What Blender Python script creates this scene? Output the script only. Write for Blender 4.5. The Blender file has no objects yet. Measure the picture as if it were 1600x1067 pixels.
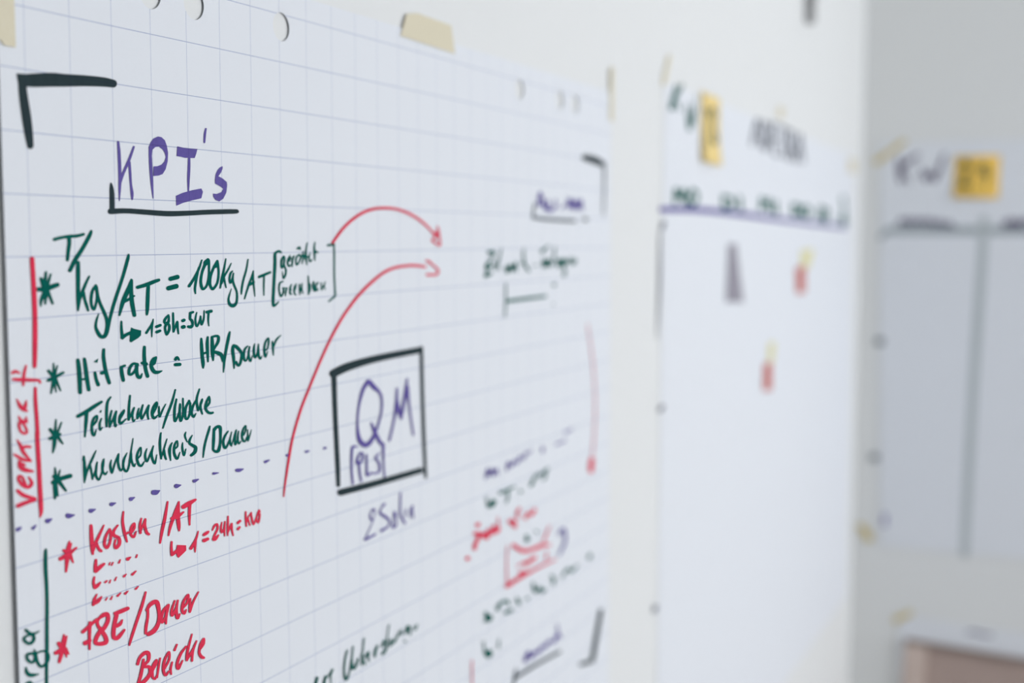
import bpy, bmesh, math
from mathutils import Matrix, Vector
from mathutils.geometry import delaunay_2d_cdt, tessellate_polygon

scene = bpy.context.scene
col = scene.collection

# ------------------------------------------------------------------ numbers
# x runs along the left wall towards the corner, y = 0 is the plane of the
# papers on that wall (the room is on the -y side), z is up.  Heights below
# are taken from the top rule of the large chart and raised by RAISE.
RAISE = 1.681
CORNER = 2.0492
ROLL = 0.03428
PLAN_AT = (0.8570, 0.0680)
PLAN_ROLL = 0.0246
WEEK_AT = (0.0300, 0.1310)
FOOT_AT = (0.0880, -0.7410)
CAM = {'loc': [-0.354848, -0.390074, -0.131106], 'right': [0.416107, -0.909226, 0.012738], 'up': [0.038672, 0.03169, 0.998749], 'back': [-0.908493, -0.415094, 0.048348], 'lens': 44.3803}
WARP = [[0.00029, 0.00104], [-0.01119, -0.00254], [-0.00809, 0.01695], [0.03981, -0.00642], [0.00195, -0.03591], [-0.01716, 0.07555], [0.01942, 0.04904], [0.06444, 0.00285], [-0.03704, 0.01458], [0.05197, 0.11757]]
WALL_GAP = 0.0012
PLAN_Y = 0.0006
LEFT_EDGE = 0.0110

# ------------------------------------------------------------------ camera
cam_data = bpy.data.cameras.new('camera')
cam = bpy.data.objects.new('camera', cam_data)
col.objects.link(cam)
m = Matrix.Identity(4)
for i in range(3):
    m[i][0] = CAM['right'][i]
    m[i][1] = CAM['up'][i]
    m[i][2] = CAM['back'][i]
    m[i][3] = CAM['loc'][i]
m[2][3] += RAISE
cam.matrix_world = m
cam_data.sensor_width = 36
cam_data.lens = CAM['lens']
cam_data.clip_start = 0.01
cam_data.dof.use_dof = True
cam_data.dof.focus_distance = 0.595
cam_data.dof.aperture_fstop = 4.3
cam_data.dof.aperture_blades = 0
scene.camera = cam

# ------------------------------------------------------------------ light
world = bpy.data.worlds.new('world')
scene.world = world
world.use_nodes = True
bg = world.node_tree.nodes['Background']
bg.inputs['Color'].default_value = (0.86, 0.92, 1.0, 1)
bg.inputs['Strength'].default_value = 1.0

def window_light(x, z, w, h, energy):
    d = bpy.data.lights.new('window_daylight', 'AREA')
    d.shape = 'RECTANGLE'
    d.size, d.size_y = w, h
    d.energy = energy
    d.color = (0.96, 0.97, 1.0)
    o = bpy.data.objects.new('window_daylight', d)
    o.location = (x, -3.27, z)
    o.rotation_euler = (math.radians(90), 0, 0)       # shines towards +y
    col.objects.link(o)
    return o

WIN = (0.0, 1.9, 0.9, 2.35)                          # x0, x1, z0, z1 of the opening
window_light((WIN[0] + WIN[1]) / 2, (WIN[2] + WIN[3]) / 2, WIN[1] - WIN[0], WIN[3] - WIN[2], 62)

scene.view_settings.view_transform = 'Standard'
scene.view_settings.look = 'None'
scene.view_settings.gamma = 1
scene.view_settings.use_curve_mapping = False
scene.view_settings.exposure = 0.0

# ------------------------------------------------------------------ materials
def srgb(r, g, b):
    f = lambda c: (c / 255 / 12.92) if c <= 10 else ((c / 255 + 0.055) / 1.055) ** 2.4
    return (f(r), f(g), f(b), 1)

class Nodes:
    def __init__(self, name, rough=0.8, spec=0.2):
        self.m = bpy.data.materials.new(name)
        self.m.use_nodes = True
        self.t = self.m.node_tree
        self.b = self.t.nodes['Principled BSDF']
        self.b.inputs['Roughness'].default_value = rough
        self.b.inputs['Specular IOR Level'].default_value = spec
    def n(self, kind, **kw):
        nd = self.t.nodes.new(kind)
        for k, v in kw.items(): setattr(nd, k, v)
        return nd
    def math(self, op, a, b=None, c=None):
        nd = self.n('ShaderNodeMath', operation=op)
        for i, v in enumerate((a, b, c)):
            if v is None: continue
            if isinstance(v, (int, float)): nd.inputs[i].default_value = v
            else: self.t.links.new(v, nd.inputs[i])
        return nd.outputs[0]
    def mix(self, fac, a, b, blend='MIX'):
        nd = self.n('ShaderNodeMix', data_type='RGBA', blend_type=blend)
        for sock, v in ((nd.inputs[0], fac), (nd.inputs[6], a), (nd.inputs[7], b)):
            if isinstance(v, (int, float, tuple)): sock.default_value = v
            else: self.t.links.new(v, sock)
        return nd.outputs[2]
    def noise(self, scale, detail=3, coord='Object'):
        tc = self.n('ShaderNodeTexCoord')
        nz = self.n('ShaderNodeTexNoise')
        nz.inputs['Scale'].default_value = scale
        nz.inputs['Detail'].default_value = detail
        self.t.links.new(tc.outputs[coord], nz.inputs['Vector'])
        return nz.outputs['Fac']
    def color(self, c):
        if isinstance(c, tuple): self.b.inputs['Base Color'].default_value = c
        else: self.t.links.new(c, self.b.inputs['Base Color'])
    def bump(self, fac, strength, dist):
        bp = self.n('ShaderNodeBump')
        bp.inputs['Strength'].default_value = strength
        bp.inputs['Distance'].default_value = dist
        self.t.links.new(fac, bp.inputs['Height'])
        self.t.links.new(bp.outputs[0], self.b.inputs['Normal'])

def mottled(name, c, amount=0.06, scale=400, rough=0.85, spec=0.15):
    k = Nodes(name, rough, spec)
    dark = tuple(v * (1 - amount) for v in c[:3]) + (1,)
    k.color(k.mix(k.noise(scale), dark, c))
    return k.m

def squares_fac(k, half):
    """1 on the printed 25 mm squares of the chart paper (UV counts squares)"""
    uv = k.n('ShaderNodeUVMap')
    uv.uv_map = 'squares'
    sp = k.n('ShaderNodeSeparateXYZ')
    k.t.links.new(uv.outputs[0], sp.inputs[0])
    out = None
    for ax, hw in ((0, half * 0.65), (1, half)):
        d = k.math('ABSOLUTE', k.math('SUBTRACT', k.math('FRACT', k.math('ADD', sp.outputs[ax], 0.5)), 0.5))
        f = k.math('LESS_THAN', d, hw)
        out = f if out is None else k.math('MAXIMUM', out, f)
    return out

PAPER = srgb(235, 239, 245)
RULE = srgb(118, 138, 186)
def squared_paper():
    k = Nodes('squared_paper', 0.9, 0.1)
    base = k.mix(k.noise(900, 2), tuple(v * 0.97 for v in PAPER[:3]) + (1,), PAPER)
    k.color(k.mix(k.math('MULTIPLY', squares_fac(k, 0.0064), 0.74), base, RULE))
    return k.m

def ink(name, c, ruled=True):
    k = Nodes('ink_' + name, 0.9, 0.05)
    base = k.mix(k.noise(260, 3), tuple(v * 0.80 for v in c[:3]) + (1,), tuple(min(1, v * 1.15) for v in c[:3]) + (1,))
    if ruled:
        base = k.mix(k.math('MULTIPLY', squares_fac(k, 0.007), 0.35), base, (0.02, 0.02, 0.06, 1))
    k.color(base)
    return k.m

INKS = {'green': srgb(8, 96, 86), 'red': srgb(230, 60, 88), 'purple': srgb(104, 93, 163), 'black': srgb(50, 64, 68)}
mat_ink = {k: ink(k, v) for k, v in INKS.items()}
INKS.update(slategrey=srgb(132, 140, 144), grey=srgb(120, 124, 134), slate=srgb(110, 104, 128), slategreen=srgb(172, 182, 186), palegreen=srgb(196, 204, 207), darkolive=srgb(70, 82, 70))
mat_plain_ink = {k: ink(k + '_plain', v, False) for k, v in INKS.items()}
mat_squared = squared_paper()
mat_paper = mottled('plain_paper', PAPER, 0.03, 60)
mat_note = mottled('yellow_note_paper', srgb(246, 205, 104), 0.05, 80)
mat_pale_note = mottled('pale_yellow_note_paper', srgb(252, 226, 156), 0.05, 80)
mat_grey_paper = mottled('grey_paper', srgb(160, 157, 168), 0.08, 60)
mat_red_paper = mottled('red_paper', srgb(208, 116, 106), 0.08, 60)
mat_yellow_paper = mottled('yellow_green_paper', srgb(232, 226, 170), 0.08, 60)
mat_rod = mottled('grey_metal', srgb(178, 179, 180), 0.06, 60, 0.45, 0.4)

def tape_material(name, c1, c2):
    k = Nodes(name, 0.7, 0.1)
    k.color(k.mix(k.noise(500, 4), c1, c2))
    tr = k.n('ShaderNodeBsdfTransparent')
    mx = k.n('ShaderNodeMixShader')
    mx.inputs[0].default_value = 0.10
    k.t.links.new(k.b.outputs[0], mx.inputs[1])
    k.t.links.new(tr.outputs[0], mx.inputs[2])
    k.t.links.new(mx.outputs[0], k.t.nodes['Material Output'].inputs[0])
    return k.m
mat_tape = tape_material('masking_tape', srgb(230, 221, 194), srgb(238, 232, 210))
mat_old_tape = tape_material('yellowed_tape', srgb(224, 206, 146), srgb(232, 216, 166))

def plaster(name, c):
    k = Nodes(name, 0.92, 0.1)
    dark = tuple(v * 0.985 for v in c[:3]) + (1,)
    k.color(k.mix(k.noise(8, 5), dark, c))
    k.bump(k.noise(220, 4), 0.12, 0.001)
    return k.m
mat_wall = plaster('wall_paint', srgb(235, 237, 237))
mat_low_bounce_wall = plaster('low_bounce_wall_paint', srgb(150, 156, 160))  # unseen wall, darkened so less light bounces onto the back wall
mat_ceiling = plaster('ceiling_paint', srgb(240, 241, 240))

def wood(name, c1, c2, scale=(3, 40, 40)):
    k = Nodes(name, 0.6, 0.3)
    tc = k.n('ShaderNodeTexCoord')
    mp = k.n('ShaderNodeMapping')
    mp.inputs['Scale'].default_value = scale
    nz = k.n('ShaderNodeTexNoise')
    nz.inputs['Scale'].default_value = 2.0
    nz.inputs['Detail'].default_value = 5
    k.t.links.new(tc.outputs['Object'], mp.inputs[0])
    k.t.links.new(mp.outputs[0], nz.inputs['Vector'])
    k.color(k.mix(nz.outputs['Fac'], c1, c2))
    return k.m
mat_floor = wood('floor_boards', srgb(112, 100, 90), srgb(140, 126, 112), (1, 12, 1))
mat_frame = wood('board_frame_wood', srgb(206, 187, 178), srgb(222, 206, 196), (40, 40, 3))
mat_shaded_rail = wood('board_rail_shaded_wood', srgb(140, 124, 116), srgb(160, 144, 136), (3, 40, 40))  # darker than the stiles: carries the shadow band along the board top
mat_cork = mottled('brown_board', srgb(192, 172, 164), 0.2, 14)
mat_white = mottled('white_lacquer', srgb(240, 240, 238), 0.02, 20, 0.4, 0.4)

# ------------------------------------------------------------------ helpers
def link(name, bm, mat, parent=None, smooth=False):
    me = bpy.data.meshes.new(name)
    bm.to_mesh(me)
    bm.free()
    me.materials.append(mat)
    if smooth:
        for p in me.polygons: p.use_smooth = True
    o = bpy.data.objects.new(name, me)
    col.objects.link(o)
    if parent: o.parent = parent
    return o

def empty(name, loc, rot=(0, 0, 0)):
    o = bpy.data.objects.new(name, None)
    o.empty_display_size = 0.05
    o.location = loc
    o.rotation_euler = rot
    col.objects.link(o)
    return o

def tag(o, label, cat, group=None):
    o['label'] = label
    o['category'] = cat
    if group: o['group'] = group
    return o

def add_box(bm, x0, x1, y0, y1, z0, z1, bevel=0.0):
    r = bmesh.ops.create_cube(bm, size=1)
    for v in r['verts']:
        v.co = Vector(((x0 + x1) / 2 + v.co.x * (x1 - x0), (y0 + y1) / 2 + v.co.y * (y1 - y0), (z0 + z1) / 2 + v.co.z * (z1 - z0)))
    if bevel:
        es = list({e for v in r['verts'] for e in v.link_edges})
        bmesh.ops.bevel(bm, geom=es, offset=bevel, segments=2, affect='EDGES')

def box_obj(name, mat, parent, *dims, bevel=0.0):
    bm = bmesh.new()
    add_box(bm, *dims, bevel=bevel)
    return link(name, bm, mat, parent)

def structure(name, mat, *dims):
    o = box_obj(name, mat, None, *dims)
    o['kind'] = 'structure'
    return o

LEFT = (0, 0, 0)
BACK = (0, 0, math.radians(-90))                       # local x -> -y, local -y -> into the room

# how far the big chart curls off the wall near its free left edge
def curl(u):
    t = min(max((0.075 - u) / 0.06, 0.0), 1.2)
    return 0.0010 * t * t

def squares(u, v):
    b = (1, u, v, u * u, u * v, v * v, u * u * v, u * v * v, u ** 3, v ** 3)
    du = sum(k * w[0] for k, w in zip(b, WARP))
    dv = sum(k * w[1] for k, w in zip(b, WARP))
    return (u + du) / 0.025, (v + dv) / 0.025

def lay_squares(bm):
    lay = bm.loops.layers.uv.new('squares')
    for f in bm.faces:
        for lp in f.loops:
            lp[lay].uv = squares(lp.vert.co.x, lp.vert.co.z)

# a pen stroke: centre line points with widths, drawn with an elliptic nib
UNIT = 1 / 20000
def smooth_line(P):
    if len(P) < 3: return P
    out = []
    for i in range(len(P) - 1):
        p0 = P[i - 1] if i else P[0]
        p1, p2 = P[i], P[i + 1]
        p3 = P[i + 2] if i + 2 < len(P) else P[-1]
        n = 5
        for j in range(n):
            t = j / n
            out.append(tuple(0.5 * (2 * b + (c - a) * t + (2 * a - 5 * b + 4 * c - d) * t * t + (3 * b - a - 3 * c + d) * t ** 3)
                             for a, b, c, d in zip(p0, p1, p2, p3)))
    out.append(P[-1])
    return out

def draw(bm, text, depth):
    pts, faces = [], []
    def shape(ring):
        n = len(pts)
        area = sum(p[0] * q[1] - q[0] * p[1] for p, q in zip(ring, ring[1:] + ring[:1]))
        if abs(area) < 0.02: return
        if area < 0: ring = ring[::-1]
        pts.extend(Vector(q) for q in ring)
        faces.append(list(range(n, n + len(ring))))
    for st in text.split(';'):
        tk = st.split()
        if tk[0] == 'P':
            ring = [tuple(float(x) for x in q.split(',')) for q in tk[1:]]
            for t in tessellate_polygon([[Vector((x, y, 0)) for x, y in ring]]): shape([ring[i] for i in t])
            continue
        a, b, c, d = (float(x) for x in tk[0].split(','))
        det = a * d - b * c
        P = []
        for q in tk[1:]:
            u, v, w = (float(x) for x in q.split(','))
            P.append(((d * u - b * v) / det, (a * v - c * u) / det, w / 20))   # nib space, half width
        P = smooth_line(P)
        to = lambda x, y: (a * x + b * y, c * x + d * y)
        prev = last = None
        for i, (x, y, r) in enumerate(P):
            r = max(r, 0.15)
            x2, y2, _ = P[min(i + 1, len(P) - 1)]
            x1, y1, _ = P[max(i - 1, 0)]
            tx, ty = x2 - x1, y2 - y1
            L = math.hypot(tx, ty) or 1
            tx, ty = tx / L, ty / L
            cur = (to(x - ty * r, y + tx * r), to(x + ty * r, y - tx * r))
            if prev:
                shape([prev[0], prev[1], cur[1]])
                shape([prev[0], cur[1], cur[0]])
                shape([prev[0], prev[1], cur[0]])
            turn = last is not None and tx * last[0] + ty * last[1] < 0.94
            if i in (0, len(P) - 1) or turn:
                k = 10 if r < 3 else 16
                shape([to(x + r * math.cos(2 * math.pi * (j + 0.31) / k), y + r * math.sin(2 * math.pi * (j + 0.31) / k)) for j in range(k)])
            last = (tx, ty)
            prev = cur
    def covers(face, m):
        ring = [pts[i] for i in face]
        return all((q.x - p.x) * (m.y - p.y) - (q.y - p.y) * (m.x - p.x) > -0.3 for p, q in zip(ring, ring[1:] + ring[:1]))
    co, _, tris, _, _, src = delaunay_2d_cdt(pts, [], faces, 1, 1e-3)    # one clean outline, no overlaps
    vs = [bm.verts.new((q.x * UNIT, -depth(q.x * UNIT), q.y * UNIT)) for q in co]
    for t, own in zip(tris, src):
        mid = (co[t[0]] + co[t[1]] + co[t[2]]) / 3
        if any(covers(faces[k], mid) for k in own): bm.faces.new([vs[i] for i in t])
    for v in [v for v in bm.verts if not v.link_faces]: bm.verts.remove(v)

def write_on(root, key, depth, ruled):
    for n, (name, colour, label, text) in enumerate(INK[key]):
        bm = bmesh.new()
        draw(bm, text, lambda u: depth(u) + 0.000012 * n)   # later ink lies over earlier ink
        for f in bm.faces:
            f.normal_update()
            if f.normal.y > 0: f.normal_flip()
        if ruled: lay_squares(bm)
        o = link(name, bm, (mat_ink if ruled else mat_plain_ink)[colour], root)
        o['label'] = label

# a flat piece of paper or tape given by its outline (local x, z), with thickness
def leaf(name, pts, mat, parent, y=0.0, thick=0.0003, rows=1, bend=None):
    bm = bmesh.new()
    f = bm.faces.new([bm.verts.new((a, y, b)) for a, b in pts])
    f.normal_update()
    if f.normal.y > 0: bmesh.ops.reverse_faces(bm, faces=[f])
    if rows > 1: bmesh.ops.subdivide_edges(bm, edges=bm.edges[:], cuts=rows, use_grid_fill=True)
    if bend:
        for v in bm.verts: v.co.y -= bend(v.co.x, v.co.z)
    o = link(name, bm, mat, parent)
    md = o.modifiers.new('thickness', 'SOLIDIFY')
    md.thickness = thick
    md.offset = -1
    return o

# ------------------------------------------------------------------ the room
X0, Y0, H = -1.9, -3.2, 2.65
BX = CORNER + 0.0015
structure('wall_left', mat_wall, X0 - 0.1, BX + 0.1, WALL_GAP, WALL_GAP + 0.1, 0, H)
structure('wall_back', mat_wall, BX, BX + 0.1, Y0, WALL_GAP, 0, H)
structure('wall_front', mat_low_bounce_wall, X0 - 0.1, X0, Y0, WALL_GAP, 0, H)
structure('floor', mat_floor, X0 - 0.1, BX + 0.1, Y0 - 0.1, WALL_GAP + 0.1, -0.1, 0)
structure('ceiling', mat_ceiling, X0 - 0.1, BX + 0.1, Y0 - 0.1, WALL_GAP + 0.1, H, H + 0.1)
bm = bmesh.new()                                        # wall with the window opening
add_box(bm, X0 - 0.1, WIN[0], Y0 - 0.1, Y0, 0, H)
add_box(bm, WIN[1], BX + 0.1, Y0 - 0.1, Y0, 0, H)
add_box(bm, WIN[0], WIN[1], Y0 - 0.1, Y0, 0, WIN[2])
add_box(bm, WIN[0], WIN[1], Y0 - 0.1, Y0, WIN[3], H)
o = link('wall_right', bm, mat_wall)
o['kind'] = 'structure'
bm = bmesh.new()
wx0, wx1, wz0, wz1 = WIN
for a, b, c, d in ((wx0, wx0 + 0.05, wz0, wz1), (wx1 - 0.05, wx1, wz0, wz1), (wx0 + 0.05, wx1 - 0.05, wz0, wz0 + 0.05),
                   (wx0 + 0.05, wx1 - 0.05, wz1 - 0.05, wz1), ((wx0 + wx1) / 2 - 0.03, (wx0 + wx1) / 2 + 0.03, wz0 + 0.05, wz1 - 0.05)):
    add_box(bm, a, b, Y0 - 0.06, Y0 - 0.01, c, d)
o = link('window_1', bm, mat_white)
o['kind'] = 'structure'

INK = {
    'kpi': [
        ('headline', 'purple', "violet heading KPI's in broad chisel strokes",
         '8.1,-0.2,0.4,-5.6 1549,-1507,36 1555,-1575,47 1558,-1646,50 1560,-1806,50 1553,-1914,40 1544,-2019,14;8.2,-0.2,0.4,-5.6 1747,-1536,32 1686,-1648,43 1603,-1778,43 1557,-1878,29;8.3,-0.2,0.3,-5.7 1685,-1675,40 1691,-1764,40 1698,-1872,36 1710,-1953,47 1709,-2003,25;8.6,-0.2,0.4,-5.8 1961,-1522,40 1964,-1650,50 1971,-1788,47 1979,-1898,32 1986,-1986,11;P 1949,-1523 1967,-1485 2009,-1445 2073,-1420 2121,-1423 2166,-1448 2192,-1497 2207,-1562 2199,-1637 2168,-1713 2124,-1760 2067,-1776 1997,-1784 2003,-1696 2056,-1691 2113,-1674 2153,-1644 2174,-1601 2161,-1564 2132,-1534 2083,-1512 2034,-1519 1992,-1547 1983,-1603 1986,-1640 1950,-1642;P 2340,-1492 2435,-1500 2539,-1501 2632,-1497 2612,-1546 2588,-1586 2446,-1593 2388,-1586 2327,-1583;9.4,-0.2,0.5,-6.0 2510,-1543,29 2503,-1668,43 2492,-1783,40 2485,-1904,22;P 2305,-1953 2406,-1921 2541,-1892 2678,-1871 2701,-1901 2675,-1965 2537,-1989 2403,-2016 2307,-2045;9.7,-0.2,0.7,-6.1 2766,-1296,27 2749,-1353,36 2739,-1427,29;P 2974,-1653 3012,-1641 3014,-1661 2989,-1702 2944,-1742 3011,-1761 3075,-1793 3080,-1828 3063,-1899 3013,-1960 2948,-1988 2885,-1972 2856,-1940 2857,-1913 2910,-1916 2983,-1896 3018,-1862 2976,-1842 2890,-1815 2889,-1786 2901,-1726 2934,-1680'),
        ('headline_underline', 'black', "black angled underline of the KPI's heading",
         '8.0,-0.2,0.3,-5.6 1446,-1872,25 1451,-1918,65 1454,-1988,76 1450,-2113,79;9.1,-0.2,0.2,-6.0 1433,-2115,83 1636,-2107,76 1903,-2114,79 2182,-2121,83 2473,-2111,79 2779,-2095,79 3197,-2080,76 3230,-2082,47'),
        ('corner_bracket', 'black', 'thick black bracket at the upper left corner',
         'P 394,-1050 510,-1042 512,-1143 419,-1170;7.4,-0.2,0.8,-5.3 477,-1093,175 563,-1085,204 776,-1056,215 922,-1044,198 1146,-1022,175 1377,-1006,153 1505,-1006,130;6.9,-0.2,0.6,-5.1 456,-1101,130 456,-1171,130 469,-1270,141 489,-1395,147 507,-1521,130 520,-1609,102'),
        ('bullet_text', 'green', 'dark green line about kg per AT with a bracketed note',
         '7.4,-0.2,0.0,-5.3 754,-2360,54 831,-2345,51 920,-2335,54 1017,-2330,52 1094,-2316,47;7.4,-0.2,-0.0,-5.3 923,-2346,66 924,-2392,61 912,-2445,59 897,-2530,52;7.6,-0.2,-0.1,-5.4 1188,-2289,41 1162,-2332,61 1074,-2441,63 987,-2532,68 923,-2619,61;7.5,-0.2,-0.3,-5.4 1021,-2555,59 1017,-2642,68 1012,-2784,65 1013,-2869,74 1003,-2958,33;7.6,-0.2,-0.3,-5.4 1148,-2676,33 1103,-2737,44 1061,-2807,50 1023,-2877,44 1009,-2926,30;7.6,-0.2,-0.3,-5.5 1075,-2807,44 1088,-2872,47 1111,-2931,47 1125,-2966,36;7.8,-0.2,-0.3,-5.5 1224,-2754,39 1181,-2804,47 1163,-2876,47 1171,-2934,44 1196,-2960,42 1223,-2907,39 1236,-2842,39 1227,-2762,50;7.8,-0.2,-0.4,-5.6 1234,-2770,44 1246,-2850,50 1274,-2917,50 1313,-2984,53 1342,-3045,53 1350,-3111,53 1326,-3191,65 1274,-3202,59 1234,-3162,59 1210,-3110,44 1223,-3053,36 1250,-3003,18;8.0,-0.2,-0.3,-5.6 1644,-2494,30 1631,-2537,53 1555,-2706,50 1452,-2903,53 1389,-3047,50 1348,-3163,56 1325,-3202,44;8.2,-0.2,-0.3,-5.7 1673,-2719,36 1638,-2791,68 1558,-2908,68 1508,-3026,33;8.3,-0.2,-0.3,-5.7 1678,-2725,36 1667,-2822,59 1674,-2928,68 1700,-3038,59;8.2,-0.2,-0.4,-5.7 1547,-2918,39 1612,-2899,44 1703,-2864,30;8.6,-0.2,-0.3,-5.8 1750,-2789,53 1870,-2769,62 1973,-2745,59 2038,-2732,47;8.6,-0.2,-0.4,-5.8 1893,-2781,53 1883,-2876,59 1874,-2983,56 1865,-3040,36;9.1,-0.2,-0.2,-6.0 2200,-2726,66 2299,-2711,71;9.0,-0.2,-0.3,-6.0 2169,-2812,71 2280,-2797,76;9.5,-0.2,-0.2,-6.1 2663,-2557,21 2620,-2636,35 2549,-2723,40 2466,-2802,44;9.5,-0.2,-0.3,-6.1 2616,-2630,30 2583,-2711,40 2556,-2805,37 2552,-2843,35 2558,-2876,21;9.7,-0.2,-0.2,-6.2 2758,-2552,40 2717,-2581,58 2706,-2606,47 2664,-2675,40 2641,-2757,42 2654,-2821,44 2678,-2838,37 2730,-2805,37 2762,-2729,37 2770,-2652,35 2768,-2569,42 2753,-2552,40;P 2701,-2606 2697,-2577 2723,-2555 2763,-2543 2778,-2562 2780,-2607 2751,-2603 2721,-2616;9.9,-0.2,-0.2,-6.3 2900,-2567,28 2842,-2634,40 2793,-2717,40 2781,-2793,42 2805,-2836,42 2835,-2837,42 2894,-2784,37 2917,-2700,37 2914,-2623,35 2904,-2568,30;P 2901,-2561 2916,-2571 2922,-2642 2888,-2635 2842,-2644 2853,-2615;10.1,-0.2,-0.2,-6.3 3036,-2550,19 3007,-2644,33 2962,-2760,40 2938,-2837,23;10.2,-0.2,-0.2,-6.3 3121,-2596,16 3070,-2658,30 3005,-2722,33 2961,-2793,30;10.2,-0.2,-0.3,-6.3 2999,-2728,30 3013,-2781,30 3031,-2835,21;10.3,-0.2,-0.3,-6.4 3139,-2673,19 3106,-2698,33 3088,-2751,33 3098,-2792,30 3125,-2765,30 3154,-2696,16;10.4,-0.2,-0.4,-6.4 3154,-2696,23 3141,-2752,33 3156,-2805,35 3197,-2873,33 3206,-2926,35 3193,-2992,40 3144,-3020,58 3091,-3007,51 3066,-2960,35 3083,-2908,26 3117,-2850,9;10.6,-0.2,-0.3,-6.5 3398,-2562,21 3367,-2665,30 3314,-2770,33 3284,-2863,33 3279,-2910,21;10.8,-0.2,-0.3,-6.5 3483,-2679,19 3459,-2734,28 3401,-2826,35 3328,-2959,23;10.9,-0.2,-0.3,-6.6 3485,-2684,19 3480,-2775,33 3494,-2870,26 3503,-2939,16;10.8,-0.2,-0.3,-6.5 3401,-2826,35 3446,-2808,51 3497,-2794,26;11.2,-0.2,-0.3,-6.6 3583,-2744,44 3664,-2726,44 3775,-2701,40;11.2,-0.2,-0.4,-6.6 3669,-2733,28 3661,-2821,28 3658,-2936,19;11.5,-0.2,-0.3,-6.7 3973,-2495,35 3940,-2483,40 3886,-2497,40 3867,-2518,47 3865,-2608,51 3849,-2746,49 3833,-2884,47 3821,-2988,47 3824,-3050,44 3864,-3045,35 3915,-3016,23;11.7,-0.2,-0.2,-6.8 4022,-2536,23 3985,-2575,33 3977,-2631,33 3989,-2659,28 4020,-2632,28 4039,-2569,30 4028,-2536,26;11.7,-0.2,-0.3,-6.8 4040,-2548,28 4029,-2625,30 4061,-2681,30 4053,-2730,30 4016,-2771,28 3999,-2722,16 4000,-2698,12;11.9,-0.2,-0.2,-6.8 4142,-2528,16 4100,-2577,28 4099,-2626,30 4129,-2644,28 4148,-2627,16;11.9,-0.2,-0.2,-6.8 4156,-2549,21 4128,-2591,21;12.0,-0.2,-0.2,-6.9 4212,-2536,23 4186,-2578,33 4178,-2649,19;12.1,-0.2,-0.2,-6.9 4318,-2523,30 4267,-2544,30 4248,-2586,26 4265,-2632,28 4316,-2594,26 4343,-2544,28 4305,-2526,28;12.2,-0.2,-0.1,-6.9 4282,-2457,33 4320,-2444,35 4330,-2464,30;12.3,-0.2,-0.2,-6.9 4388,-2488,19 4381,-2538,30 4393,-2552,30 4366,-2623,16;12.4,-0.2,-0.1,-7.0 4471,-2395,19 4446,-2474,28 4438,-2546,40 4460,-2636,16;12.4,-0.2,-0.1,-7.0 4355,-2534,26 4425,-2538,33 4495,-2553,26;12.5,-0.2,-0.2,-7.0 4528,-2507,16 4501,-2554,26 4520,-2601,26 4562,-2576,16;12.7,-0.2,-0.1,-7.0 4622,-2391,21 4608,-2446,30 4613,-2519,35 4617,-2591,16;12.7,-0.2,-0.1,-7.1 4613,-2486,42 4668,-2501,33;11.7,-0.2,-0.4,-6.8 4009,-2803,19 3948,-2818,28 3929,-2874,28 3945,-2937,28 3968,-2960,28 4005,-2925,28 4013,-2884,28 3995,-2875,23;11.8,-0.2,-0.4,-6.8 4007,-2873,23 4067,-2875,19;11.8,-0.2,-0.4,-6.8 4074,-2875,23 4054,-2913,28 4044,-2959,16;11.9,-0.2,-0.4,-6.9 4166,-2839,16 4135,-2874,30 4133,-2937,30 4160,-2944,21;11.9,-0.2,-0.4,-6.9 4153,-2896,21 4131,-2905,19;12.1,-0.2,-0.4,-6.9 4253,-2835,16 4215,-2876,30 4213,-2933,28 4238,-2956,21;12.1,-0.2,-0.4,-6.9 4227,-2898,21 4249,-2860,14;12.2,-0.2,-0.4,-6.9 4310,-2842,21 4311,-2901,26 4317,-2956,16;12.3,-0.2,-0.4,-7.0 4319,-2952,14 4360,-2835,16 4353,-2888,26 4376,-2945,16;12.5,-0.2,-0.4,-7.0 4480,-2759,21 4487,-2850,30 4485,-2957,26;12.5,-0.2,-0.4,-7.0 4501,-2839,21 4519,-2865,23 4511,-2923,21 4488,-2944,19;12.6,-0.2,-0.4,-7.1 4585,-2827,33 4571,-2881,33 4602,-2926,33;12.7,-0.2,-0.4,-7.1 4670,-2837,28 4623,-2869,37 4642,-2920,33 4675,-2907,21;12.9,-0.2,-0.4,-7.1 4736,-2839,19 4741,-2922,19;13.0,-0.2,-0.4,-7.2 4748,-2917,16 4817,-2833,16 4795,-2874,21 4815,-2918,14;13.2,-0.2,-0.0,-7.2 4880,-2424,35 4976,-2418,40 5010,-2412,33;13.3,-0.2,-0.4,-7.2 5010,-2412,28 5011,-2552,28 5006,-2739,28 5016,-2926,28 5017,-2994,33 4961,-3022,30 4884,-3055,23'),
        ('bullet_text', 'green', 'small dark green note 1 = 8h : 5WT behind a filled arrow',
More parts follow.
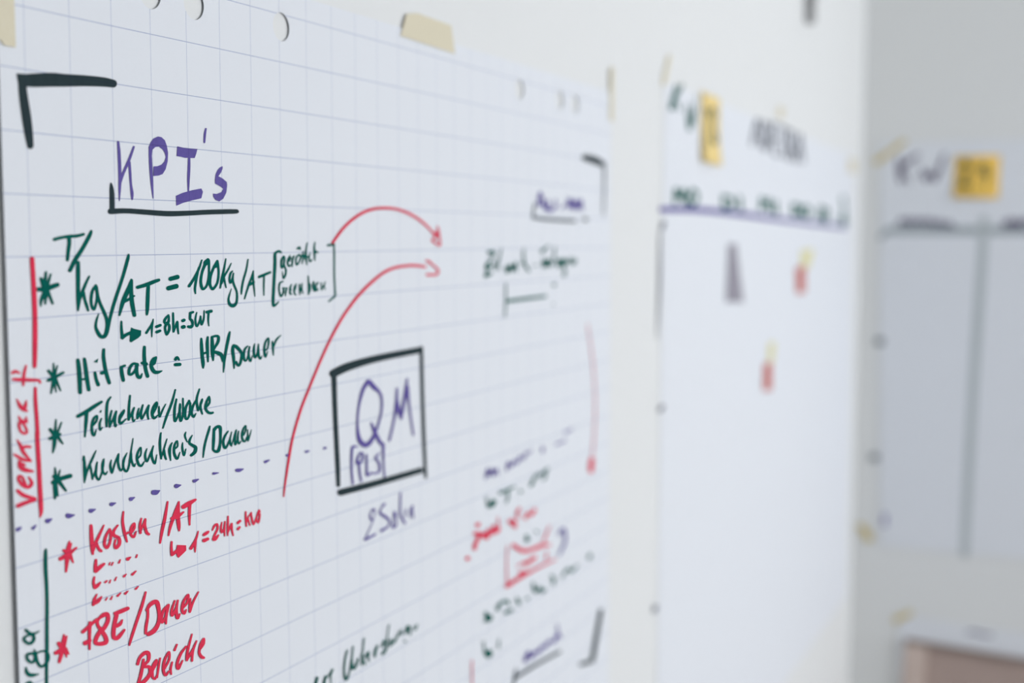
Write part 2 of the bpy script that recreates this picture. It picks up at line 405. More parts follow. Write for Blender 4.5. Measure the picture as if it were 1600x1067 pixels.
         '8.1,-0.2,-0.5,-5.7 1530,-3085,30 1528,-3145,42 1536,-3220,50 1537,-3235,39;8.2,-0.2,-0.6,-5.7 1535,-3227,59 1590,-3205,53 1656,-3191,53;P 1652,-3144 1690,-3159 1783,-3180 1778,-3225 1742,-3246 1647,-3279 1629,-3268 1635,-3212;8.6,-0.2,-0.5,-5.8 1950,-3087,16 1925,-3136,34 1851,-3207,38;8.7,-0.2,-0.6,-5.9 1944,-3107,25 1929,-3165,32 1924,-3248,16;8.8,-0.2,-0.5,-5.9 1990,-3160,45 2043,-3149,45;8.8,-0.2,-0.6,-5.9 1992,-3209,47 2037,-3200,43;8.9,-0.2,-0.5,-6.0 2162,-3060,25 2116,-3094,41 2102,-3122,41 2132,-3139,45 2160,-3120,41 2166,-3072,29;8.9,-0.2,-0.6,-6.0 2132,-3136,45 2109,-3176,38 2120,-3225,38 2133,-3239,38 2166,-3198,41 2166,-3156,41 2133,-3133,41;9.1,-0.2,-0.5,-6.0 2226,-3047,29 2226,-3112,34 2227,-3220,34;9.1,-0.2,-0.6,-6.0 2234,-3214,25 2263,-3162,32 2285,-3130,29 2287,-3188,34 2296,-3244,23;9.3,-0.2,-0.5,-6.1 2363,-3126,50 2381,-3121,50;9.3,-0.2,-0.6,-6.1 2359,-3186,56 2377,-3184,59;9.4,-0.2,-0.5,-6.1 2475,-3059,43 2515,-3052,38;9.4,-0.2,-0.6,-6.1 2473,-3065,38 2469,-3114,38 2496,-3133,45 2505,-3171,41 2480,-3191,52 2443,-3187,45;9.6,-0.2,-0.5,-6.2 2570,-3058,18 2549,-3118,29 2555,-3174,34 2575,-3190,29 2616,-3134,29 2627,-3098,25 2630,-3154,32 2643,-3178,32 2674,-3125,29 2682,-3046,18;9.8,-0.2,-0.5,-6.2 2723,-3063,47 2789,-3057,52;9.8,-0.2,-0.6,-6.2 2749,-3073,34 2742,-3141,29 2750,-3199,16'),
        ('bullet_text', 'green', 'dark green line Hit rate = HR/Dauer',
         '7.6,-0.2,-0.7,-5.5 985,-3382,59 994,-3453,70 999,-3551,72 1000,-3658,62;7.7,-0.2,-0.7,-5.5 1062,-3378,51 1075,-3461,64 1087,-3553,64 1104,-3646,59;7.6,-0.2,-0.8,-5.5 1010,-3549,35 1082,-3550,35;7.8,-0.2,-0.8,-5.6 1185,-3508,48 1197,-3564,51 1220,-3615,59;P 1172,-3412 1229,-3386 1216,-3426;7.9,-0.2,-0.7,-5.6 1300,-3316,46 1295,-3381,56 1312,-3483,59 1333,-3551,59 1357,-3613,56;7.9,-0.2,-0.8,-5.6 1267,-3518,56 1325,-3514,54;8.1,-0.2,-0.8,-5.7 1513,-3491,54 1520,-3549,59 1535,-3609,54;8.2,-0.2,-0.7,-5.7 1512,-3494,40 1537,-3483,40 1559,-3480,38;8.3,-0.2,-0.8,-5.8 1725,-3479,32 1665,-3474,43 1619,-3511,48 1612,-3560,46 1652,-3563,40 1693,-3532,40 1724,-3485,48;8.4,-0.2,-0.8,-5.8 1713,-3482,54 1710,-3547,54 1725,-3593,54 1755,-3604,48 1782,-3573,19;8.5,-0.2,-0.8,-5.8 1821,-3334,46 1815,-3425,56 1829,-3531,56 1854,-3604,54;8.5,-0.2,-0.8,-5.8 1787,-3477,51 1840,-3490,56;8.7,-0.2,-0.8,-5.9 1912,-3503,48 1949,-3489,48 1973,-3442,35;8.7,-0.2,-0.8,-5.9 1976,-3435,19 1934,-3456,48 1907,-3503,54 1921,-3546,59 1956,-3576,59 2003,-3580,48 2050,-3573,19;9.2,-0.2,-0.8,-6.0 2244,-3483,46 2268,-3469,51 2294,-3489,30;9.2,-0.2,-0.8,-6.0 2244,-3533,54 2305,-3536,54;9.7,-0.2,-0.8,-6.2 2631,-3314,30 2632,-3374,47 2638,-3473,53 2649,-3556,53 2649,-3600,28;9.8,-0.2,-0.8,-6.2 2729,-3306,32 2719,-3374,49 2723,-3468,42 2724,-3546,25;9.7,-0.2,-0.8,-6.2 2652,-3463,36 2716,-3453,32;9.9,-0.2,-0.8,-6.3 2795,-3310,40 2797,-3386,57 2799,-3475,57 2804,-3539,28;10.0,-0.2,-0.7,-6.3 2795,-3310,36 2851,-3305,40 2893,-3315,44 2887,-3363,47 2838,-3413,38 2819,-3435,32;10.1,-0.2,-0.8,-6.3 2828,-3459,49 2893,-3479,64 2939,-3504,57 2947,-3567,15;10.2,-0.2,-0.8,-6.4 3076,-3280,28 3055,-3333,47 3013,-3450,44 2980,-3561,40 2963,-3672,19;10.4,-0.2,-0.9,-6.4 3125,-3426,42 3118,-3471,53 3131,-3550,47 3135,-3649,23;10.5,-0.2,-0.9,-6.5 3135,-3419,44 3183,-3439,57 3251,-3493,49 3264,-3537,42 3237,-3608,42 3202,-3628,40 3167,-3590,44;10.7,-0.2,-0.9,-6.5 3362,-3444,25 3316,-3474,36 3300,-3528,36 3308,-3581,36 3338,-3589,25 3375,-3534,25 3398,-3453,21;10.8,-0.2,-0.9,-6.6 3398,-3453,28 3380,-3522,36 3394,-3585,36 3413,-3602,25 3440,-3549,13;11.0,-0.2,-0.9,-6.6 3485,-3432,21 3468,-3486,36 3476,-3555,38 3501,-3568,30 3545,-3492,23 3552,-3437,19 3545,-3492,36 3553,-3561,38 3578,-3592,32 3605,-3566,17;11.2,-0.2,-0.9,-6.7 3659,-3514,28 3707,-3492,25 3731,-3425,32 3721,-3386,21 3672,-3427,32 3649,-3494,36 3658,-3558,38 3673,-3578,28 3712,-3525,13;11.4,-0.2,-0.9,-6.7 3795,-3427,25 3803,-3494,38 3809,-3575,17;11.5,-0.2,-0.8,-6.8 3814,-3488,25 3854,-3428,32 3898,-3396,28 3949,-3371,13'),
        ('bullet_text', 'green', 'dark green line Teilnehmer/Woche',
         '7.7,-0.2,-0.9,-5.5 965,-3859,55 1067,-3832,62 1169,-3797,58 1255,-3769,42;7.7,-0.2,-1.0,-5.5 1072,-3841,55 1058,-3934,52 1042,-4044,29;7.8,-0.2,-1.0,-5.6 1140,-3961,32 1186,-3927,36 1197,-3885,32 1154,-3903,39 1129,-3960,42 1132,-4024,45 1154,-4048,39 1180,-4007,19;7.9,-0.2,-1.1,-5.6 1249,-3915,23 1225,-3957,36 1228,-4012,32 1257,-3992,16;7.9,-0.2,-1.0,-5.6 1246,-3845,19 1237,-3857,24;7.9,-0.2,-1.0,-5.6 1370,-3740,26 1328,-3784,42 1313,-3879,45 1309,-3992,36;8.0,-0.2,-1.0,-5.6 1377,-3863,29 1351,-3933,39 1349,-4002,32;8.0,-0.2,-1.1,-5.7 1349,-4002,23 1404,-3923,32 1435,-3874,29 1415,-3941,42 1418,-4004,39 1436,-3993,19;8.1,-0.2,-1.0,-5.7 1472,-3957,29 1527,-3898,32 1534,-3874,19 1486,-3917,39 1472,-3965,42 1489,-3990,42 1555,-3959,23;8.3,-0.2,-1.0,-5.8 1616,-3755,29 1600,-3849,39 1590,-3968,42;8.3,-0.2,-1.1,-5.8 1596,-3965,26 1653,-3888,32 1665,-3872,23 1642,-3929,32 1649,-3993,26 1674,-3979,19;8.5,-0.2,-1.1,-5.8 1726,-3884,23 1705,-3937,29 1704,-3975,26 1749,-3917,32 1782,-3858,23 1755,-3926,36 1759,-3986,26 1797,-3948,29 1861,-3870,23 1840,-3937,36 1851,-3998,26;8.7,-0.2,-1.1,-5.9 1908,-3962,29 1967,-3893,32 1969,-3854,23 1923,-3896,39 1902,-3953,42 1926,-3999,42 1977,-3980,19;8.8,-0.2,-1.1,-6.0 1999,-3900,23 1997,-3948,32 2005,-3996,29 2048,-3937,26 2092,-3888,16;9.0,-0.2,-1.1,-6.0 2233,-3768,23 2180,-3884,36 2097,-4012,36 2046,-4107,23;9.2,-0.2,-1.1,-6.1 2246,-3860,26 2217,-3949,39 2213,-4055,39 2239,-4052,29 2296,-3959,26 2297,-3911,26 2288,-3993,39 2298,-4075,32 2334,-4016,32 2339,-3864,26;9.4,-0.2,-1.1,-6.1 2432,-3895,29 2376,-3960,39 2366,-4038,39 2392,-4069,32 2435,-4020,36 2444,-3932,36 2425,-3895,26;9.5,-0.2,-1.2,-6.2 2527,-3908,26 2485,-3955,36 2462,-4014,36 2488,-4059,36 2523,-4031,19;9.6,-0.2,-1.1,-6.2 2586,-3801,23 2541,-3899,36 2559,-4004,36;9.7,-0.2,-1.2,-6.2 2559,-4004,26 2617,-3935,23 2625,-3903,23 2595,-3968,36 2620,-4047,26;9.8,-0.2,-1.2,-6.3 2685,-3988,29 2736,-3949,32 2731,-3889,23 2687,-3943,39 2671,-3995,39 2705,-4038,42 2747,-4055,42 2782,-4055,36'),
        ('bullet_text', 'green', 'dark green line Kundenkreis/Dauer',
         '7.6,-0.2,-1.2,-5.5 1020,-4212,16 1014,-4236,29 1017,-4245,38;7.6,-0.2,-1.3,-5.5 1022,-4213,32 1027,-4280,47 1027,-4363,50 1020,-4440,20;7.7,-0.2,-1.3,-5.5 1170,-4186,18 1133,-4236,34 1092,-4291,38 1051,-4356,34 1029,-4419,23;7.7,-0.2,-1.3,-5.6 1092,-4296,34 1109,-4361,34 1118,-4427,27;7.9,-0.2,-1.3,-5.6 1118,-4427,20 1160,-4352,25 1182,-4286,20 1169,-4331,36 1162,-4398,38 1192,-4445,34 1225,-4408,27 1255,-4334,27 1266,-4272,18 1248,-4316,43 1246,-4378,38 1276,-4410,38 1305,-4389,14;8.1,-0.2,-1.3,-5.7 1357,-4297,16 1343,-4337,36 1349,-4384,38 1364,-4412,27 1400,-4335,29 1451,-4255,18 1441,-4319,36 1451,-4378,38 1474,-4410,34 1504,-4387,16;8.2,-0.2,-1.3,-5.8 1558,-4265,16 1519,-4314,36 1504,-4370,36 1519,-4412,38 1548,-4430,32 1578,-4387,32 1603,-4287,29 1641,-4147,16;8.3,-0.2,-1.3,-5.8 1611,-4276,32 1613,-4335,32 1632,-4385,34 1649,-4402,23 1662,-4379,16;8.5,-0.2,-1.3,-5.8 1697,-4337,25 1737,-4308,25 1739,-4243,23 1699,-4284,36 1685,-4335,38 1704,-4390,43 1741,-4412,36 1781,-4379,16;8.6,-0.2,-1.3,-5.9 1820,-4267,16 1797,-4311,32 1799,-4359,38 1820,-4383,32 1861,-4327,27 1911,-4251,16 1883,-4312,36 1890,-4367,38 1923,-4420,32 1952,-4344,14;8.8,-0.2,-1.3,-6.0 2016,-4148,23 2000,-4229,38 2002,-4313,38 2012,-4389,27;8.9,-0.2,-1.3,-6.0 2013,-4384,20 2065,-4280,25 2099,-4215,14;8.9,-0.2,-1.4,-6.0 2055,-4309,27 2062,-4364,36 2079,-4405,27;9.0,-0.2,-1.4,-6.0 2170,-4263,16 2141,-4298,38 2131,-4345,43 2143,-4427,18;9.1,-0.2,-1.4,-6.1 2204,-4325,25 2246,-4307,25 2243,-4255,20 2205,-4289,34 2194,-4354,38 2215,-4406,41 2242,-4424,32 2279,-4369,14;9.3,-0.2,-1.4,-6.1 2321,-4285,16 2315,-4336,32 2336,-4409,29 2366,-4351,14;9.3,-0.2,-1.3,-6.1 2371,-4190,16 2356,-4225,29 2387,-4288,16;9.5,-0.2,-1.4,-6.2 2464,-4234,16 2430,-4267,32 2419,-4302,38 2461,-4330,47 2508,-4359,54 2497,-4401,54 2443,-4425,43;9.8,-0.2,-1.4,-6.3 2733,-4182,23 2717,-4219,36 2675,-4296,34 2638,-4385,34 2620,-4473,18;9.9,-0.2,-1.4,-6.3 2796,-4218,38 2788,-4312,47 2775,-4418,38;10.0,-0.2,-1.4,-6.4 2801,-4228,45 2837,-4205,47 2892,-4215,52 2895,-4295,41 2887,-4377,41 2859,-4441,54 2814,-4446,45 2780,-4425,34;10.3,-0.2,-1.5,-6.4 3018,-4271,23 2965,-4312,36 2938,-4366,38 2952,-4423,43 2982,-4428,34 3036,-4367,27 3075,-4286,16;10.3,-0.2,-1.5,-6.5 3047,-4349,29 3050,-4402,32 3070,-4429,23;10.5,-0.2,-1.5,-6.5 3070,-4427,16 3132,-4303,20 3153,-4277,16 3130,-4348,29 3128,-4423,29 3161,-4385,20 3190,-4291,16 3172,-4361,32 3186,-4422,29 3224,-4401,16;10.7,-0.2,-1.5,-6.6 3268,-4348,23 3307,-4301,25 3309,-4252,18 3265,-4288,32 3241,-4351,32 3266,-4406,36 3298,-4410,25 3321,-4375,14;10.8,-0.2,-1.5,-6.6 3339,-4301,16 3338,-4358,25 3341,-4417,23 3375,-4363,20 3402,-4310,11'),
        ('asterisk', 'green', 'dark green star before the kg line',
         '7.1,-0.2,-0.2,-5.2 648,-2627,36 629,-2746,66;7.2,-0.2,-0.2,-5.3 701,-2646,31 656,-2747,51;7.1,-0.2,-0.2,-5.2 591,-2679,51 631,-2758,92;7.2,-0.2,-0.2,-5.3 772,-2735,71 663,-2759,86;7.1,-0.2,-0.3,-5.2 554,-2764,71 639,-2770,86;7.1,-0.2,-0.3,-5.2 644,-2771,76 587,-2851,51 580,-2902,25;7.1,-0.2,-0.3,-5.2 643,-2782,71 629,-2886,31;7.2,-0.2,-0.3,-5.3 655,-2771,61 712,-2887,36'),
        ('asterisk', 'green', 'dark green star before Hit rate',
         '7.3,-0.2,-0.7,-5.3 702,-3381,20 700,-3493,51;7.3,-0.2,-0.7,-5.3 745,-3405,20 705,-3494,41;7.2,-0.2,-0.7,-5.3 642,-3439,46 705,-3500,66;7.3,-0.2,-0.7,-5.3 809,-3470,41 708,-3500,61;7.2,-0.2,-0.7,-5.3 637,-3517,56 705,-3506,66;7.2,-0.2,-0.8,-5.3 700,-3511,56 662,-3629,25;7.3,-0.2,-0.8,-5.3 700,-3511,46 720,-3623,20;7.3,-0.2,-0.8,-5.3 716,-3507,51 771,-3617,25'),
        ('asterisk', 'green', 'dark green star before Teilnehmer',
         '7.3,-0.2,-1.0,-5.3 710,-3853,23 692,-3980,51;7.3,-0.2,-1.0,-5.4 772,-3886,23 713,-3983,41;7.2,-0.2,-1.0,-5.3 640,-3927,51 696,-3987,61;7.2,-0.2,-1.0,-5.3 635,-4002,56 696,-3993,66;7.3,-0.2,-1.0,-5.4 751,-3982,46 696,-3993,61;7.3,-0.2,-1.1,-5.3 687,-4004,66 682,-4063,56 663,-4123,25;7.3,-0.2,-1.1,-5.4 721,-3996,61 779,-4067,25'),
        ('asterisk', 'green', 'dark green star before Kundenkreis',
         '7.3,-0.2,-1.3,-5.4 682,-4256,25 689,-4367,66;7.3,-0.2,-1.3,-5.4 739,-4282,20 705,-4364,46;7.4,-0.2,-1.3,-5.4 853,-4352,71 706,-4358,71;7.3,-0.2,-1.3,-5.4 652,-4373,61 697,-4363,71;7.3,-0.2,-1.3,-5.4 663,-4323,51 697,-4357,61;7.3,-0.2,-1.3,-5.4 675,-4377,71 670,-4510,36;7.3,-0.2,-1.3,-5.4 684,-4391,56 700,-4493,36;7.4,-0.2,-1.3,-5.4 714,-4366,66 798,-4468,36'),
        ('side_title', 'red', 'red word Verkauf written sideways up the left margin',
         '7.0,-0.2,-0.7,-5.2 253,-3470,46 339,-3482,61 455,-3497,53 527,-3506,43 546,-3529,31;6.9,-0.2,-0.7,-5.2 396,-3374,31 371,-3442,48 358,-3527,38;6.8,-0.2,-0.7,-5.1 247,-3418,48 280,-3410,53 318,-3426,38;6.9,-0.2,-0.8,-5.2 284,-3633,20 314,-3686,58 344,-3719,58 388,-3741,38;6.9,-0.2,-0.8,-5.2 386,-3657,20 376,-3694,56 360,-3715,69;6.9,-0.2,-0.9,-5.2 299,-3774,25 324,-3810,48 382,-3829,48;6.9,-0.2,-0.9,-5.2 376,-3790,25 377,-3823,48 332,-3822,48 300,-3833,46 313,-3890,43 351,-3919,43 383,-3909,41 361,-3856,36 324,-3821,46;6.9,-0.2,-1.1,-5.2 273,-3960,21 305,-4005,50 339,-4072,56 416,-4154,30;6.9,-0.2,-1.1,-5.2 241,-4073,36 292,-4105,50 345,-4134,50 416,-4154,36;6.9,-0.2,-1.1,-5.2 327,-4036,56 359,-4028,50 412,-4038,44;6.9,-0.2,-1.2,-5.2 291,-4136,44 298,-4181,68 351,-4216,74 434,-4242,36;6.9,-0.2,-1.1,-5.2 299,-4147,36 343,-4175,44;6.9,-0.2,-1.2,-5.2 386,-4282,30 417,-4333,56 381,-4362,59 318,-4334,59 275,-4280,50 284,-4254,42 316,-4270,42 342,-4319,42 354,-4354,53;6.9,-0.2,-1.3,-5.2 262,-4370,56 324,-4419,65 446,-4470,53;6.9,-0.2,-1.3,-5.2 261,-4493,68 339,-4484,65 446,-4478,56'),
        ('margin_line', 'red', 'long red line down the left margin',
         '7.0,-0.2,-0.4,-5.2 498,-2516,71 507,-2766,76 509,-3000,76 499,-3234,76 489,-3388,61;7.0,-0.2,-0.9,-5.2 489,-3567,48 487,-3678,58 495,-3827,61 498,-3952,64;7.1,-0.2,-1.2,-5.3 494,-3933,65 494,-4006,68 500,-4180,68 505,-4390,71 509,-4531,71 509,-4594,56 495,-4633,21'),
        ('dashed_line', 'purple', 'row of small violet dashes rising to the right',
         '6.9,-0.2,-1.5,-5.2 248,-4684,62 280,-4675,35;7.0,-0.2,-1.5,-5.3 412,-4710,48 445,-4692,28;7.2,-0.2,-1.5,-5.3 578,-4682,76 622,-4675,28;7.5,-0.2,-1.5,-5.5 810,-4682,69 826,-4690,76 886,-4694,21;7.8,-0.2,-1.5,-5.6 1086,-4698,69 1139,-4695,21;8.0,-0.2,-1.5,-5.7 1342,-4690,62 1392,-4688,21;8.3,-0.2,-1.6,-5.8 1591,-4690,62 1635,-4684,21;8.8,-0.2,-1.6,-6.0 1895,-4685,76 1930,-4690,76 1974,-4683,21;9.2,-0.2,-1.6,-6.1 2215,-4683,69 2274,-4685,21;9.6,-0.2,-1.7,-6.2 2477,-4681,55 2536,-4675,21;10.0,-0.2,-1.7,-6.4 2774,-4658,41 2850,-4664,15;10.6,-0.2,-1.8,-6.5 3145,-4687,51 3190,-4694,56 3252,-4691,15;11.3,-0.2,-1.8,-6.8 3631,-4680,46 3701,-4672,20;11.9,-0.2,-1.9,-6.9 4026,-4673,46 4069,-4667,25;12.5,-0.2,-1.9,-7.1 4388,-4689,41 4441,-4689,25;13.1,-0.2,-2.0,-7.3 4750,-4705,41 4782,-4705,31'),
        ('asterisk', 'red', 'red star before Kosten',
         '7.4,-0.2,-1.7,-5.5 821,-4910,31 800,-4998,78 771,-5155,34;7.5,-0.2,-1.7,-5.5 842,-4930,24 812,-4984,51;7.4,-0.2,-1.7,-5.5 711,-5032,61 799,-5015,68 901,-4980,31;7.4,-0.2,-1.7,-5.4 752,-4969,47 800,-5006,68;7.5,-0.2,-1.8,-5.5 822,-5020,64 857,-5098,24'),
        ('bullet_text', 'red', 'red line Kosten/AT',
         '7.7,-0.2,-1.7,-5.6 1083,-4827,47 1085,-4920,61 1089,-5014,61 1094,-5078,37;7.8,-0.2,-1.7,-5.6 1241,-4856,24 1185,-4925,44 1129,-4997,47 1103,-5051,34;7.8,-0.2,-1.8,-5.6 1141,-4991,41 1168,-5049,47 1197,-5076,47;8.0,-0.2,-1.7,-5.7 1311,-4905,34 1261,-4958,44 1241,-5022,47 1269,-5065,44 1307,-5028,41 1325,-4955,41 1311,-4907,37;8.1,-0.2,-1.8,-5.7 1415,-4892,27 1359,-4936,44 1363,-4972,54 1423,-5011,54 1427,-5064,54 1383,-5089,54 1366,-5059,34 1380,-5018,34;8.2,-0.2,-1.7,-5.8 1490,-4786,27 1477,-4874,41 1498,-4983,47 1526,-5066,27;8.2,-0.2,-1.8,-5.8 1504,-4993,34 1548,-4985,34;8.3,-0.2,-1.8,-5.8 1578,-5000,31 1624,-4966,34 1628,-4919,31 1586,-4949,41 1578,-5009,41 1615,-5040,44 1648,-4999,20;8.5,-0.2,-1.8,-5.9 1722,-4893,24 1700,-4955,41 1704,-5023,41;8.6,-0.2,-1.8,-5.9 1704,-5018,27 1773,-4908,24 1764,-4969,44 1787,-5036,47 1815,-5060,41;8.9,-0.2,-1.8,-6.0 2085,-4809,27 2042,-4954,47 1997,-5072,47 1967,-5176,24;9.1,-0.2,-1.8,-6.1 2244,-4839,24 2192,-4929,51 2120,-5043,44 2087,-5129,24;9.2,-0.2,-1.9,-6.1 2244,-4843,27 2229,-4982,58 2236,-5067,54 2239,-5116,27;9.2,-0.2,-1.8,-6.1 2136,-4977,41 2219,-4975,61 2310,-4950,24;9.4,-0.2,-1.8,-6.2 2307,-4901,64 2390,-4884,71 2488,-4865,37;9.4,-0.2,-1.9,-6.2 2404,-4887,47 2394,-4987,44 2393,-5092,24'),
        ('bullet_text', 'red', 'small red note 1 = 24h : KW behind a filled arrow',
         '9.1,-0.2,-2.0,-6.1 2128,-5200,29 2122,-5260,38 2129,-5324,46;9.1,-0.2,-2.1,-6.1 2134,-5319,55 2178,-5309,50 2208,-5300,48;P 2205,-5246 2269,-5262 2333,-5278 2334,-5328 2295,-5346 2220,-5375 2196,-5349 2191,-5289;9.5,-0.2,-2.1,-6.2 2519,-5183,19 2480,-5254,36 2405,-5324,50;9.6,-0.2,-2.1,-6.3 2480,-5254,31 2468,-5318,36 2466,-5375,17;9.8,-0.2,-2.1,-6.3 2605,-5235,46 2657,-5223,48 2677,-5216,26;9.8,-0.2,-2.1,-6.3 2603,-5292,58 2661,-5288,48;10.0,-0.2,-2.1,-6.4 2737,-5218,19 2765,-5183,34 2810,-5171,31 2817,-5218,34 2772,-5270,34 2748,-5311,41 2782,-5312,53 2831,-5286,24;10.2,-0.2,-2.1,-6.4 2889,-5168,17 2871,-5222,31 2880,-5271,31 2930,-5235,24;10.2,-0.2,-2.1,-6.5 2938,-5171,22 2925,-5241,31 2928,-5316,19;10.3,-0.2,-2.1,-6.5 2988,-5128,22 2980,-5231,34 2975,-5322,19;10.4,-0.2,-2.2,-6.5 2977,-5300,17 3023,-5240,26 3046,-5214,26 3045,-5273,31 3065,-5341,22;10.6,-0.2,-2.2,-6.6 3144,-5229,41 3183,-5215,41;10.6,-0.2,-2.2,-6.6 3145,-5291,43 3174,-5278,34;10.7,-0.2,-2.2,-6.6 3280,-5140,24 3278,-5209,31 3287,-5291,26;10.8,-0.2,-2.2,-6.6 3366,-5167,14 3318,-5210,26 3294,-5247,26;10.8,-0.2,-2.2,-6.6 3318,-5224,26 3345,-5295,22;11.0,-0.2,-2.2,-6.7 3372,-5164,19 3381,-5230,31 3408,-5299,26 3457,-5238,24 3507,-5166,22 3517,-5221,31 3491,-5295,31 3459,-5253,24 3482,-5193,22'),
        ('dotted_list', 'red', 'three short red rows of ticks below Kosten',
         '7.8,-0.2,-1.9,-5.6 1131,-5141,41 1121,-5199,54 1119,-5240,47;7.9,-0.2,-1.9,-5.6 1123,-5236,64 1173,-5216,64 1228,-5198,41;8.0,-0.2,-1.9,-5.7 1304,-5203,17 1293,-5222,24;8.0,-0.2,-1.9,-5.7 1342,-5212,20 1324,-5232,25;8.1,-0.2,-1.9,-5.8 1434,-5208,17 1416,-5232,31;8.3,-0.2,-1.9,-5.8 1529,-5225,58 1567,-5216,20;8.4,-0.2,-1.9,-5.9 1653,-5214,20 1640,-5235,27;7.8,-0.2,-2.0,-5.6 1105,-5286,30 1093,-5333,42 1106,-5380,42;7.8,-0.2,-2.0,-5.6 1109,-5376,65 1143,-5368,56 1176,-5351,30;7.9,-0.2,-2.0,-5.7 1237,-5365,33 1262,-5355,21;8.0,-0.2,-2.0,-5.7 1306,-5360,15 1290,-5383,24;8.1,-0.2,-2.0,-5.7 1381,-5353,15 1360,-5378,27;8.2,-0.2,-2.0,-5.8 1475,-5370,39 1502,-5358,21;8.4,-0.2,-2.0,-5.9 1582,-5380,39 1631,-5360,21;7.8,-0.2,-2.1,-5.6 1130,-5444,21 1097,-5483,47 1082,-5526,42;7.8,-0.2,-2.1,-5.6 1089,-5517,53 1143,-5505,65 1188,-5480,21;8.0,-0.2,-2.1,-5.7 1258,-5506,15 1237,-5525,24;8.0,-0.2,-2.1,-5.7 1322,-5511,18 1302,-5534,27;8.1,-0.2,-2.1,-5.8 1429,-5509,18 1387,-5526,36;8.2,-0.2,-2.1,-5.8 1485,-5531,39 1522,-5516,18;8.4,-0.2,-2.1,-5.9 1623,-5523,33 1657,-5509,18'),
        ('margin_line', 'green', 'long dark green line down the lower left margin',
         '7.2,-0.2,-1.8,-5.3 549,-4914,33 544,-4954,50 539,-5080,56 545,-5259,50 540,-5462,50;7.2,-0.2,-2.2,-5.4 539,-5440,48 531,-5623,50 526,-5758,50 516,-5891,45 508,-6063,45'),
        ('side_title', 'green', 'dark green word ending in rga written sideways at the lower left margin',
         '7.0,-0.2,-2.0,-5.3 299,-5522,45 343,-5563,48 399,-5579,34 446,-5573,16;7.0,-0.2,-2.1,-5.3 378,-5585,48 383,-5628,48 339,-5648,48 291,-5617,48 277,-5586,43 307,-5574,34 357,-5578,43;7.0,-0.2,-2.2,-5.3 385,-5743,41 322,-5729,48 299,-5742,43 319,-5786,48 361,-5811,43 390,-5792,43 385,-5752,41;7.1,-0.2,-2.2,-5.3 380,-5707,14 399,-5751,41 411,-5814,45 445,-5870,48 488,-5877,43 529,-5851,48 538,-5805,45 507,-5764,36 457,-5749,32 392,-5749,27;7.0,-0.2,-2.3,-5.3 289,-5831,23 291,-5863,48 314,-5897,61 356,-5917,59 422,-5929,18;7.0,-0.2,-2.3,-5.3 283,-5972,45 301,-5963,41 326,-5966,41 353,-5996,45'),
        ('asterisk', 'red', 'red star before FBE',
         '7.4,-0.2,-2.2,-5.5 725,-5688,29 703,-5787,70;7.4,-0.2,-2.2,-5.5 755,-5709,26 715,-5791,62;7.4,-0.2,-2.2,-5.4 662,-5743,62 708,-5807,77;7.3,-0.2,-2.2,-5.4 625,-5814,62 708,-5807,77;7.4,-0.2,-2.3,-5.5 701,-5814,70 661,-5902,44;7.4,-0.2,-2.3,-5.5 732,-5814,73 770,-5866,29;7.4,-0.2,-2.3,-5.5 732,-5823,51 746,-5885,22'),
        ('bullet_text', 'red', 'red line FBE/Dauer',
         '7.7,-0.2,-2.3,-5.6 1037,-5671,51 1026,-5774,48 1021,-5901,33;7.7,-0.2,-2.2,-5.6 948,-5727,55 1023,-5699,51 1120,-5666,48;7.7,-0.2,-2.3,-5.6 971,-5833,73 1030,-5826,51;7.9,-0.2,-2.3,-5.7 1126,-5682,44 1152,-5662,44 1204,-5650,66 1250,-5656,66 1258,-5710,62 1213,-5763,62 1147,-5790,66 1104,-5834,62 1099,-5871,59 1169,-5897,66 1227,-5898,66 1220,-5849,66 1173,-5779,62 1131,-5721,48 1126,-5682,44;8.2,-0.2,-2.2,-5.8 1350,-5676,55 1428,-5676,66 1511,-5673,59;8.1,-0.2,-2.3,-5.8 1367,-5693,62 1338,-5770,62 1322,-5841,62 1329,-5890,62 1379,-5901,66 1461,-5857,37;8.1,-0.2,-2.3,-5.8 1363,-5794,55 1410,-5786,55 1438,-5758,22;8.4,-0.2,-2.3,-5.9 1753,-5586,29 1700,-5697,44 1611,-5847,44 1545,-5963,40 1520,-6015,26;8.6,-0.2,-2.4,-6.0 1775,-5746,40 1773,-5824,40 1748,-5905,44 1739,-5969,40;8.7,-0.2,-2.4,-6.0 1761,-5757,40 1812,-5717,59 1892,-5713,70 1921,-5776,62 1928,-5867,51 1904,-5939,62 1845,-5978,73 1777,-5988,62;8.9,-0.2,-2.4,-6.1 2063,-5788,37 1988,-5824,44 1956,-5894,44 1970,-5930,40 2023,-5883,37 2062,-5796,37;9.0,-0.2,-2.5,-6.1 2047,-5810,44 2022,-5893,44 2020,-5956,29;9.1,-0.2,-2.5,-6.1 2152,-5772,26 2105,-5855,40 2111,-5903,40 2172,-5844,33 2197,-5780,26 2172,-5863,44 2184,-5948,48 2223,-5918,22;9.3,-0.2,-2.5,-6.2 2270,-5870,33 2332,-5836,37 2350,-5765,33 2280,-5811,40 2254,-5886,44 2283,-5930,44 2315,-5902,22;9.5,-0.2,-2.5,-6.3 2380,-5811,26 2370,-5876,37 2367,-5942,26 2417,-5858,33 2501,-5777,22'),
        ('bullet_text', 'red', 'red word Bereiche',
